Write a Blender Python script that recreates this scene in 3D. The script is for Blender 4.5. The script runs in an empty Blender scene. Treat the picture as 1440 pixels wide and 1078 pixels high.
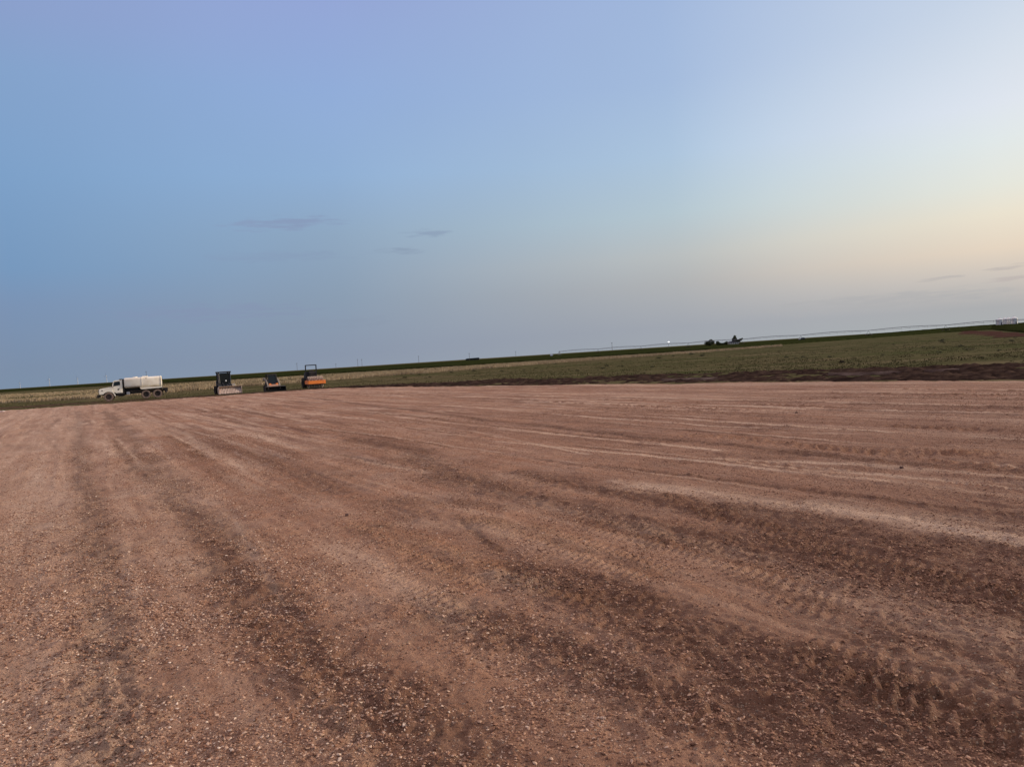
import bpy, math, random
import numpy as np
from mathutils import Matrix, Vector
R = math.radians
random.seed(7)
rng = np.random.default_rng(11)
scene = bpy.context.scene
col = scene.collection

# ------------------------------------------------------------------ camera
FPX = 1045.0                       # focal length in photo pixels (photo 1440 wide)
EYE = 2.25
cd = bpy.data.cameras.new('camera'); cam = bpy.data.objects.new('camera', cd); col.objects.link(cam)
cd.sensor_width = 36; cd.lens = 36 * FPX / 1440; cd.clip_start = .1; cd.clip_end = 40000
CM = Matrix.Rotation(R(90 - 2.08), 3, 'X') @ Matrix.Rotation(R(-3.66), 3, 'Z')
cam.matrix_world = Matrix.Translation((0, 0, EYE)) @ CM.to_4x4()
scene.camera = cam
def ray(px, py):
    d = CM @ Vector(((px - 720) / FPX, -(py - 539) / FPX, -1)); return d
def P(px, py, z=0.0):              # photo pixel -> point on the level z
    d = ray(px, py); t = (z - EYE) / d.z; return (d.x * t, d.y * t)
def at_depth(px, Y):               # world x of image column px at depth Y on the horizon
    hy = 547 - .0639 * px
    d = ray(px, hy); return (d.x / d.y * Y, Y)

# ------------------------------------------------------------------ light
scene.view_settings.view_transform = 'Standard'; scene.view_settings.look = 'None'
scene.view_settings.exposure = 0; scene.view_settings.gamma = 1
SUN_AZ, SUN_EL = 78, 15
def lin(c):
    return tuple(((v/255)/12.92 if v/255 <= .04045 else ((v/255+.055)/1.055)**2.4) for v in c)
w = bpy.data.worlds.new('World'); scene.world = w; w.use_nodes = True
nt = w.node_tree; N = nt.nodes; L = nt.links; N.clear()
def mth(op, a, b=None, c=None, clamp=False):
    n = N.new('ShaderNodeMath'); n.operation = op; n.use_clamp = clamp
    for i, v in enumerate((a, b, c)):
        if v is None: continue
        if isinstance(v, (int, float)): n.inputs[i].default_value = v
        else: L.new(v, n.inputs[i])
    return n.outputs[0]
def mrange(v, a, b, c=0., d=1., smooth=False):
    n = N.new('ShaderNodeMapRange'); n.interpolation_type = 'SMOOTHSTEP' if smooth else 'LINEAR'
    L.new(v, n.inputs['Value'])
    for k, x in zip(('From Min', 'From Max', 'To Min', 'To Max'), (a, b, c, d)): n.inputs[k].default_value = x
    return n.outputs[0]
def mixc(f, a, b):
    n = N.new('ShaderNodeMix'); n.data_type = 'RGBA'; n.clamp_factor = True
    if isinstance(f, (int, float)): n.inputs[0].default_value = f
    else: L.new(f, n.inputs[0])
    for i, v in ((6, a), (7, b)):
        if isinstance(v, tuple): n.inputs[i].default_value = (*v, 1)
        else: L.new(v, n.inputs[i])
    return n.outputs[2]
tc = N.new('ShaderNodeTexCoord'); sp = N.new('ShaderNodeSeparateXYZ'); L.new(tc.outputs['Generated'], sp.inputs[0])
X, Y_, Z = sp.outputs
el = mth('MULTIPLY', mth('ARCSINE', mth('MAXIMUM', Z, -1.)), 180/math.pi)
azn = mth('MULTIPLY', mth('ARCTAN2', X, Y_), 180/math.pi)
hyp = mth('SQRT', mth('ADD', mth('ADD', mth('MULTIPLY', X, X), mth('MULTIPLY', Y_, Y_)), 1e-6))
cs = mth('DIVIDE', mth('ADD', mth('MULTIPLY', X, math.sin(R(SUN_AZ))), mth('MULTIPLY', Y_, math.cos(R(SUN_AZ)))), hyp)
ZEN = (184, 169, 172)
RAMPS = [   # (azimuth, [(elevation, sRGB)...])
 (-100, [(0,(140,132,148)),(3,(156,140,154)),(8,(186,158,164)),(15,(184,162,172)),(24,(170,160,178)),(50,ZEN)]),
 (-33.4,[(0,(122,142,168)),(1.2,(122,141,169)),(5.3,(119,144,180)),(7.6,(114,149,190)),(13.4,(120,157,201)),(19.7,(128,160,205)),(23,(135,157,205)),(30,(140,159,206)),(50,ZEN)]),
 (-12.4,[(0,(140,152,172)),(.9,(138,150,172)),(5.1,(138,157,180)),(9.9,(141,166,194)),(14,(140,172,212)),(19.8,(139,167,215)),(25.7,(142,160,212)),(32,(144,160,212)),(50,ZEN)]),
 (12.9, [(0,(160,166,174)),(1.4,(160,165,175)),(4.6,(176,178,180)),(6.7,(186,191,192)),(9.8,(180,199,210)),(13.9,(170,195,222)),(18.9,(160,184,221)),(24.4,(157,180,220)),(32,(155,175,218)),(50,ZEN)]),
 (33.4, [(0,(172,176,178)),(1.2,(174,175,177)),(3.1,(204,196,187)),(4.9,(229,213,192)),(7.1,(234,226,206)),(8.9,(228,230,220)),(11.6,(223,231,232)),(13.8,(220,227,238)),(16.8,(210,220,234)),(20,(199,212,231)),(28,(184,199,227)),(50,ZEN)]),
 (80,   [(0,(205,190,178)),(3,(245,215,180)),(7,(255,235,205)),(13,(252,245,228)),(20,(238,240,240)),(30,(205,216,236)),(50,ZEN)]),
]
prev = None
for az, stops in RAMPS:
    n = N.new('ShaderNodeValToRGB'); n.color_ramp.interpolation = 'LINEAR'
    els = n.color_ramp.elements
    while len(els) > 1: els.remove(els[0])
    els[0].position = stops[0][0] / 60; els[0].color = (*lin(stops[0][1]), 1)
    for e, c in stops[1:]:
        k = els.new(e / 60); k.color = (*lin(c), 1)
    L.new(mth('DIVIDE', el, 60.), n.inputs[0])
    cc = math.cos(R(az - SUN_AZ)) if az != -100 else -1
    if prev is None: sky, pc = n.outputs[0], cc
    else:
        sky = mixc(mrange(cs, pc, cc), sky, n.outputs[0])
    pc = cc; prev = n
# thin mauve cloud wisps, each at its own place in the sky
def azel(px, py):
    d = ray(px, py).normalized(); return math.degrees(math.atan2(d.x, d.y)), math.degrees(math.asin(d.z))
nz = N.new('ShaderNodeTexNoise'); nz.inputs['Scale'].default_value = 1; nz.inputs['Detail'].default_value = 8
cv = N.new('ShaderNodeCombineXYZ'); L.new(mth('MULTIPLY', azn, .55), cv.inputs[0]); L.new(mth('MULTIPLY', el, 4.2), cv.inputs[1]); L.new(cv.outputs[0], nz.inputs['Vector'])
nzv = mth('SUBTRACT', nz.outputs['Fac'], .5)
for (px, py, hl, hh, tilt, amt, c) in [
    (402,314,78,9,-.035,.62,(132,146,182)), (600,328,34,6,.0,.5,(130,146,176)), (567,352,32,5,0,.5,(130,146,172)),
    (395,361,110,8,0,.25,(130,146,180)), (1323,391,34,3,-.03,.5,(176,172,172)), (1420,375,42,3,-.06,.62,(186,178,174)),
    (1424,391,40,3,-.03,.5,(184,174,172)), (300,440,150,13,0,.3,(132,140,176)), (1230,424,190,11,0,.55,(174,174,176)), (470,455,90,9,0,.25,(136,148,170))]:
    a0, e0 = azel(px, py); wa = hl / FPX * 57.3 * (math.cos(R(a0))**2); we = hh / FPX * 57.3
    da = mth('DIVIDE', mth('SUBTRACT', azn, a0), wa)
    de = mth('DIVIDE', mth('ADD', mth('SUBTRACT', el, e0), mth('MULTIPLY', mth('SUBTRACT', azn, a0), tilt)), we)
    r2 = mth('ADD', mth('MULTIPLY', da, da), mth('MULTIPLY', de, de))
    v = mth('ADD', mth('SUBTRACT', 1., r2), mth('MULTIPLY', nzv, 4.6))
    sky = mixc(mth('MULTIPLY', mrange(v, -.3, 1.3, 0, 1, True), amt), sky, lin(c))
# large faint tonal unevenness of the evening sky
n2 = N.new('ShaderNodeTexNoise'); n2.inputs['Scale'].default_value = 2.2; n2.inputs['Detail'].default_value = 3; L.new(tc.outputs['Generated'], n2.inputs['Vector'])
st = mrange(n2.outputs['Fac'], .3, .7, .97, 1.03)
# bright afterglow over the set sun, outside the picture to the right
glow = mth('MULTIPLY', mrange(cs, .86, 1., 0, 1, True), mrange(el, 2, 40, 1, 0, True))
st = mth('MULTIPLY', st, mth('ADD', 1., mth('MULTIPLY', glow, 2.2)))
# brighter high sky overhead
st = mth('MULTIPLY', st, mrange(el, 28, 65, 1., 1.95, True))
hs = N.new('ShaderNodeHueSaturation'); hs.inputs['Hue'].default_value = .497; hs.inputs['Saturation'].default_value = .95; L.new(sky, hs.inputs['Color']); bg = N.new('ShaderNodeBackground'); L.new(hs.outputs[0], bg.inputs[0]); L.new(st, bg.inputs[1])
wo = N.new('ShaderNodeOutputWorld'); L.new(bg.outputs[0], wo.inputs[0])
sl = bpy.data.lights.new('sun', 'SUN'); so = bpy.data.objects.new('sun', sl); col.objects.link(so)
sl.energy = 2.9; sl.angle = R(9); sl.color = (1, .80, .61)
so.rotation_euler = (R(90 - SUN_EL), 0, R(-SUN_AZ) + math.pi)
sdir = Vector((math.sin(R(SUN_AZ))*math.cos(R(SUN_EL)), math.cos(R(SUN_AZ))*math.cos(R(SUN_EL)), math.sin(R(SUN_EL))))
so.rotation_euler = sdir.to_track_quat('Z', 'Y').to_euler()

# ------------------------------------------------------------------ helpers
def tag(o, label=None, cat=None, group=None, kind=None):
    if label: o['label'] = label
    if cat: o['category'] = cat
    if group: o['group'] = group
    if kind: o['kind'] = kind
    return o
def mat(name, base, rough=.8, base2=None, scale=3., bump=0., bscale=30., metal=0., detail=4, spec=.5, stretch=(1,1,1), lo=.35, hi=.65):
    m = bpy.data.materials.new(name); m.use_nodes = True; t = m.node_tree; b = t.nodes['Principled BSDF']
    b.inputs['Roughness'].default_value = rough; b.inputs['Metallic'].default_value = metal
    b.inputs['Specular IOR Level'].default_value = spec
    b.inputs['Base Color'].default_value = (*base, 1)
    tc = t.nodes.new('ShaderNodeTexCoord'); mp = t.nodes.new('ShaderNodeMapping'); mp.inputs['Scale'].default_value = stretch
    t.links.new(tc.outputs['Object'], mp.inputs[0])
    if base2:
        n = t.nodes.new('ShaderNodeTexNoise'); n.inputs['Scale'].default_value = scale; n.inputs['Detail'].default_value = detail
        t.links.new(mp.outputs[0], n.inputs['Vector'])
        r = t.nodes.new('ShaderNodeValToRGB'); r.color_ramp.elements[0].position = lo; r.color_ramp.elements[1].position = hi
        r.color_ramp.elements[0].color = (*base, 1); r.color_ramp.elements[1].color = (*base2, 1)
        t.links.new(n.outputs['Fac'], r.inputs[0]); t.links.new(r.outputs[0], b.inputs['Base Color'])
    if bump:
        n = t.nodes.new('ShaderNodeTexNoise'); n.inputs['Scale'].default_value = bscale; n.inputs['Detail'].default_value = 5
        t.links.new(mp.outputs[0], n.inputs['Vector'])
        bp = t.nodes.new('ShaderNodeBump'); bp.inputs['Strength'].default_value = 1; bp.inputs['Distance'].default_value = bump
        t.links.new(n.outputs['Fac'], bp.inputs['Height']); t.links.new(bp.outputs[0], b.inputs['Normal'])
    return m
def np_mesh(name, V, F, material, attrs=None, smooth=False):
    me = bpy.data.meshes.new(name); V = np.asarray(V, np.float32); F = np.asarray(F, np.int32)
    k = F.shape[1]
    me.vertices.add(len(V)); me.vertices.foreach_set('co', V.ravel())
    me.loops.add(F.size); me.loops.foreach_set('vertex_index', F.ravel())
    me.polygons.add(len(F)); me.polygons.foreach_set('loop_start', np.arange(0, F.size, k, dtype=np.int32))
    me.polygons.foreach_set('loop_total', np.full(len(F), k, np.int32))
    me.polygons.foreach_set('use_smooth', np.full(len(F), smooth, bool))
    for an, av in (attrs or {}).items():
        a = me.attributes.new(an, 'FLOAT', 'POINT'); a.data.foreach_set('value', np.asarray(av, np.float32))
    me.update(calc_edges=True); me.validate()
    me.materials.append(material)
    o = bpy.data.objects.new(name, me); col.objects.link(o); return o
def vnoise(x, y, seed=0):
    xi = np.floor(x).astype(np.int64); yi = np.floor(y).astype(np.int64); fx = x - xi; fy = y - yi
    def h(a, b):
        n = (a * 374761393 + b * 668265263 + seed * 974634777) & 0xffffffff
        n = ((n ^ (n >> 13)) * 1274126177) & 0xffffffff
        n = (n ^ (n >> 16)) & 0xffffffff
        return n / 4294967295.0
    sx = fx*fx*fx*(fx*(fx*6-15)+10); sy = fy*fy*fy*(fy*(fy*6-15)+10)
    a = h(xi, yi); b = h(xi+1, yi); c = h(xi, yi+1); d = h(xi+1, yi+1)
    return (a + (b-a)*sx + (c-a)*sy + (a-b-c+d)*sx*sy) * 2 - 1
def fbm(x, y, o=4, seed=0, g=.5):
    s = 0; a = 1; t = 0
    for i in range(o):
        ang = .6*i; c, s_ = math.cos(ang), math.sin(ang)
        s = s + a * vnoise((x*c - y*s_) * 2.03**i, (x*s_ + y*c) * 2.03**i, seed + i); t += a; a *= g
    return s / t
def sstep(a, b, x):
    t = np.clip((x - a) / (b - a), 0, 1); return t*t*(3-2*t)
def linedist(x, y, pts, extend=0):
    """distance to polyline and signed side"""
    best = np.full(x.shape, 1e9)
    for (ax, ay), (bx, by) in zip(pts[:-1], pts[1:]):
        dx, dy = bx-ax, by-ay; l2 = dx*dx+dy*dy + 1e-9
        t = np.clip(((x-ax)*dx + (y-ay)*dy)/l2, 0, 1)
        best = np.minimum(best, np.hypot(x-ax-t*dx, y-ay-t*dy))
    return best

# ------------------------------------------------------------------ the pad: height, soil and painted-light masks
TA = R(-30.7); TX, TY = math.sin(TA), math.cos(TA); NX, NY = TY, -TX
PC = P(484, 544.8); PL = P(0, 577.5); PR = P(1440, 533.5)
def beyond(a, b, k): return (b[0] + (b[0]-a[0])*k, b[1] + (b[1]-a[1])*k)
EL_ = beyond(PC, PL, 1.0); ER_ = beyond(PC, PR, .6)
def inside(x, y):
    """signed distance inside the pad: positive inside"""
    def sd(a, b, sgn):
        dx, dy = b[0]-a[0], b[1]-a[1]; l = math.hypot(dx, dy)
        return sgn * ((x-a[0])*dy - (y-a[1])*dx) / l
    s1 = sd(PC, PL, -1); s2 = sd(PC, PR, 1)
    s = np.minimum(s1, s2)
    return s + .35*fbm(x/2.2, y/2.2, 4, 40) + .5*fbm(x/9, y/9, 2, 44)
STROKES = [  # kind, sigma (m), strength, photo pixels
 ('dark', .20, 1., [(108,578),(114,640),(120,700),(130,760),(148,850),(158,960),(150,1077)]),
 ('dark', .30, 1., [(150,578),(200,640),(250,700),(330,790),(430,900),(500,970),(590,1077)]),
 ('dark', .13, 1.0, [(420,557),(700,592),(900,613),(1040,627),(1240,648),(1439,662)]),
 ('dark', .10, .9, [(500,575),(640,592),(820,612),(905,618)]),
 ('dark', .42, .8, [(500,618),(565,633),(628,666),(721,693),(791,713),(853,730),(1010,758),(1113,779),(1212,810),(1439,855)]),
 ('dark', .30, .75, [(729,666),(869,693),(947,709),(1040,722),(1134,730),(1238,753),(1439,776)]),
 ('dark', .34, .9, [(760,810),(823,825),(927,882),(1082,935),(1186,960),(1300,1010)]),
 ('dark', .30, .7, [(640,860),(720,882),(875,960),(1030,1001),(1200,1050)]),
 ('dark', .30, 1.0, [(560,985),(600,1040),(610,1077)]),
 ('dark', .5, .5, [(1300,900),(1439,960)]),
 ('dark', .25, .5, [(560,700),(640,706),(700,715)]), ('dark', .5, .4, [(1040,560),(1300,558),(1439,560)]),
 ('dark', .6, .45, [(240,600),(350,640),(430,665),(470,690)]),
 ('dark', .3, .4, [(0,625),(60,632)]), ('dark', .3, .4, [(640,560),(900,575),(1100,583)]),
 ('pale', .34, .7, [(1439,757),(1300,738),(1180,718),(1060,704),(990,692),(900,684)]),
 ('pale', .20, .6, [(1439,741),(1330,728),(1200,713),(1140,706)]),
 ('pale', .10, .9, [(1439,680),(1300,671),(1180,662),(1140,660)]),
 ('pale', .10, .8, [(318,670),(342,677),(362,686)]),
 ('pale', .22, .7, [(240,595),(300,604),(353,613),(427,630),(470,640)]),
 ('pale', .12, .5, [(470,640),(560,656),(600,662)]),
 ('pale', .10, .8, [(698,603),(800,612),(947,626),(1010,633)]),
 ('pale', .12, .7, [(752,564),(900,568),(1040,571),(1130,575)]),
 ('pale', .15, .5, [(900,553),(1100,550),(1439,548)]),
 ('pale', .12, .5, [(1100,608),(1250,610),(1390,617)]),
 ('pale', .14, .55, [(860,678),(900,684)]), ('pale', .22, .45, [(560,735),(650,742),(720,752)]),
 ('pale', .07, .8, [(516,884),(545,876)]), ('pale', .18, .5, [(690,812),(760,824)]), ('pale', .2, .5, [(262,782),(285,800)]),
 ('pale', .5, .45, [(20,680),(40,760),(60,900)]), ('pale', .3, .5, [(130,600),(165,640)]), ('pale', .25, .45, [(480,770),(560,820),(640,860)]),
 ('pale', .45, .5, [(500,541.5),(700,543),(900,541.5),(1150,540),(1439,537)]),
 ('dark', .07, .9, [(840,655),(960,668),(1100,685),(1260,705),(1439,724)]), ('dark', .06, .9, [(480,640),(560,655),(660,668)]),
 ('dark', .05, .8, [(640,725),(680,760),(705,775)]), ('dark', .08, .8, [(860,560),(1100,566),(1300,566)]), ('dark', .06, .8, [(600,552),(900,556),(1040,556)]),
 ('pale', .07, .9, [(620,570),(800,583),(1000,598),(1200,606)]), ('pale', .06, .9, [(700,620),(900,640),(1100,662),(1250,676)]), ('pale', .08, .8, [(560,556),(760,560),(1000,562)]),
 ('pale', .05, .8, [(560,590),(700,612),(830,640)]), ('pale', .10, .8, [(1000,645),(1200,652),(1439,672)]), ('pale', .04, .35, [(330,735),(365,790),(400,850)]),
 ('pale', .08, .4, [(480,770),(560,830),(660,890)]), ('pale', .12, .7, [(60,620),(40,700)]), ('pale', .12, .6, [(190,575),(260,610),(340,660)]),
 ('grav', .7, 1.0, [(60,720),(60,830),(100,930),(110,1077)]),
 ('grav', .4, .8, [(200,830),(170,1000)]), ('grav', .5, .6, [(330,790),(480,960),(560,1077)]), ('grav', .8, .4, [(240,680),(300,720)]),
 ('grav', .7, .6, [(700,870),(900,980),(1050,1050)]), ('grav', .8, .55, [(1300,820),(1400,1000)]), ('grav', .4, .4, [(560,640),(700,690)]),
 ('tread', .3, 1.0, [(660,735),(720,742),(800,760),(900,800)]),
 ('tread', .34, 1.0, [(1180,930),(1300,985),(1439,1040)]), ('tread', .34, .9, [(1113,760),(1250,795),(1439,830)]),
 ('tread', .3, .9, [(980,612),(1150,628),(1390,640)]), ('tread', .25, .8, [(1250,600),(1380,606)]), ('tread', .3, .7, [(840,740),(1000,775),(1150,850)]),
 ('tread', .35, .9, [(500,742),(600,775),(680,815)]), ('tread', .28, .8, [(700,800),(800,835),(900,850)]), ('tread', .3, .8, [(950,700),(1040,730),(1100,745)]),
 ('tread', .3, .6, [(560,790),(640,850),(700,900)]),
]
STROKES = [(k, s, a, [P(*q) for q in pts]) for k, s, a, pts in STROKES]
def masks(x, y):
    out = {k: np.zeros(x.shape) for k in ('dark', 'pale', 'grav', 'tread')}
    wx = x + .35*fbm(x/1.7, y/1.7, 3, 61); wy = y + .35*fbm(x/1.7, y/1.7, 3, 71)
    d = np.hypot(x, y); fz = np.clip(d/14, .35, 1.6)
    wx = x + (wx-x)*fz; wy = y + (wy-y)*fz
    u = x*NX + y*NY; v = x*TX + y*TY; brk = .6 + .6*fbm(u/.30, v/2.2, 4, 81)
    brk2 = .5 + .9*fbm(u/.5, v/5., 4, 83)
    for k, s, a, pts in STROKES:
        px = np.array([p[0] for p in pts]); py = np.array([p[1] for p in pts]); m = 3.2*s + 1
        sel = (x > px.min()-m) & (x < px.max()+m) & (y > py.min()-m) & (y < py.max()+m)
        if not sel.any(): continue
        wk = min(1., s/.30)**1.3; dd = linedist(x[sel] + (wx-x)[sel]*wk, y[sel] + (wy-y)[sel]*wk, pts)
        g = np.exp(-(dd/s)**2 * .7) * a
        if k == 'pale': g = g * np.clip(brk2[sel]*1.3, 0, 1.1)
        if k == 'dark': g = np.clip(g*1.25, 0, 1) * np.clip(brk[sel] + .6, .5, 1)
        if k == 'tread': g = np.exp(-(dd/s)**4) * a * np.clip(brk[sel]*.8 + .5, 0, 1)
        out[k][sel] = np.maximum(out[k][sel], g)
    # broad swaths left by the blade, running with the tracks
    sw = fbm(u/2.6, v/60., 3, 91) ; sw2 = fbm(u/.7, v/22., 4, 95); sw3 = fbm(u/.22, v/9., 3, 99)
    far = sstep(7, 30, np.hypot(x, y)); out['swath'] = .5*sw + .5*sw2; out['streak'] = (sw3*(1-far) + far*(.6*fbm(u/.9, v/30., 3, 103) + .8*sw3*.6))*(.45+.75*far)*(.6 + .8*np.abs(fbm(u/6, v/14, 3, 107)))*1.25
    patch = fbm(x/1.6, y/1.6, 4, 101)
    out['dark'] = np.clip(out['dark'] + .25*sstep(.15, .6, sw2 + .3*patch), 0, 1)
    out['dark'] = np.clip(out['dark'] + .72*sstep(-.5, .6, (x - .30*y)/np.maximum(y, 1) + .35*patch)*sstep(26, 6, y)*(.65 + .5*sw2 + .4*patch), 0, 1)  # near-right shade painted in as darker colour, along with rougher soil
    torn = sstep(.0, .3, .35 + fbm(u/.4, v/1.8, 2, 153)*.8); tr = np.random.default_rng(77); cbm = sstep(8, 20, np.hypot(x, y) + 7*x/np.maximum(y, 1))
    for i in range(30):
        u0 = -16 + 62*(i + tr.random())/30; sl = (tr.random() - .5)*.10; ph = tr.random()*9; wd = .07 + .13*tr.random()**2; vc = 10 + 50*tr.random()
        for off in (0, 1.85):
            du = u - (u0 + off + sl*(v - vc) + .25*np.sin(v/17 + ph)); near_ = np.abs(du) < .9
            if not near_.any(): continue
            on = np.zeros(x.shape); on[near_] = sstep(-.15, .25, vnoise(v[near_]/13 + ph, v[near_]*0 + i, 151)) * torn[near_]
            g1 = np.exp(-(du/wd)**2)*on*cbm; g2 = np.exp(-((du - 2.1*wd)/(.6*wd))**2)*on*cbm
            out['dark'] = np.maximum(out['dark'], g1*(.95 if i % 3 else .6)); out['pale'] = np.maximum(out['pale'], g2*.75)
            if i % 4 == 0: out['tread'] = np.maximum(out['tread'], np.exp(-(du/.22)**4)*on*cbm*.8)
    out['side_shade'] = sstep(-.42, .70, x/np.maximum(y, 1) + .18*patch + .25*sw2)*(.75 + .25*fbm(x/4, y/4, 3, 109))  # shade towards the right, painted into the ground colour
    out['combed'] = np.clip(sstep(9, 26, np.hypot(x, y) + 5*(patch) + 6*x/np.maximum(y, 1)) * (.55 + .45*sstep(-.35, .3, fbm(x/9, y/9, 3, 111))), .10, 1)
    out['pale'] = np.maximum(out['pale'], .55*sstep(-.40, -.66, x/np.maximum(y, 1) + .10*patch)*(.6 + .5*patch))  # brighter left side: light painted in as paler soil
    out['pale'] = np.clip(out['pale'] + .20*sstep(.15, .55, -sw2 - .3*patch + .2*sw3), 0, 1)
    out['grav'] = np.clip(out['grav'] + .25*sstep(-.1, .5, patch), 0, 1)
    return out
def pad_h(x, y, m):
    d = np.hypot(x, y); u = x*NX + y*NY; v = x*TX + y*TY
    rel = m['dark']; z = .03*fbm(x/7, y/7, 3, 1) + .010*m['swath']
    z = z - .022*rel*np.clip(d/8, .6, 1)
    cb = m['combed']; z = z + cb*(.022*sstep(.15, .5, fbm(u/.62, v/9, 4, 141)) - .018*sstep(.2, .55, fbm(u/.5, v/11, 4, 149)))
    r1 = (1 - np.abs(fbm(u/1.1, v/34, 3, 121))*2.0); r2 = (1 - np.abs(fbm(u/.45, v/12, 3, 127))*2.0)
    z = z + (.25+.75*cb)*(.030*sstep(.72, 1, r1) + .016*sstep(.7, 1, r2))*(.5 + .6*vnoise(x/.21, y/.21, 131)**2 + .5*fbm(u/3, v/8, 2, 133)) - .018*sstep(.35, .8, fbm(u/.5, v/20, 3, 137))
    n1 = fbm(x/.42, y/.42, 4, 5); n2 = fbm(x/.13, y/.13, 3, 9); bill = 1 - np.abs(fbm(x/.085, y/.085, 3, 15))*2
    z = z + .014*n1 + (.007 + .009*m['grav'] + .020*rel)*n2 + (.005 + .016*rel + .008*m['grav'])*bill*sstep(-.2,.5,n1+.5*rel)
    # cleat prints of a padded or lugged tyre across the track
    side = np.abs(((u*2.2) % 1) - .5)
    ph = (v + side*.22 + .05*fbm(x/.5, y/.5, 2, 33)) / np.where(d < 13, .12, .28)
    lug = sstep(-.1, .6, np.sin(2*np.pi*ph))
    z = z + m['tread']*(.046*lug - .023)*np.clip(1+.6*n1, .3, 1.6)*np.clip(d/9, .9, 1.8)
    # loose clods thrown up in the worst parts
    cl = sstep(.25, .75, fbm(x/.11, y/.11, 2, 55) + .35*n1)
    z = z + .024*cl*np.clip(rel + .3*m['grav'], 0, 1)
    s = inside(x, y)
    z = z + .06*np.exp(-((s-.9)/.6)**2)*(.6 + .6*fbm(x/1.2, y/1.2, 3, 58)) - .34*sstep(.5, -.9, s)
    return z, s

def polar(az0, az1, daz, rs):
    az = np.arange(az0, az1 + daz*.5, daz); A, Rr = np.meshgrid(az, rs)
    x = Rr*np.sin(A); y = Rr*np.cos(A); nr, nc = A.shape
    i = np.arange(nr-1)[:, None]*nc + np.arange(nc-1)[None]
    F = np.stack([i, i+1, i+1+nc, i+nc], -1).reshape(-1, 4)
    return x.ravel(), y.ravel(), F
rs = [2.0]
while rs[-1] < 9: rs.append(rs[-1]*1.0030)
while rs[-1] < 25: rs.append(rs[-1]*1.0045)
while rs[-1] < 112: rs.append(rs[-1]*1.006)
x, y, F = polar(R(-64), R(64), .0034, np.array(rs))
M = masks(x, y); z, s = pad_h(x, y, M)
keep = (s > -.95)[F].all(1); F = F[keep][:, ::-1]
used = np.unique(F); remap = np.full(len(x), -1); remap[used] = np.arange(len(used))

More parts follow.
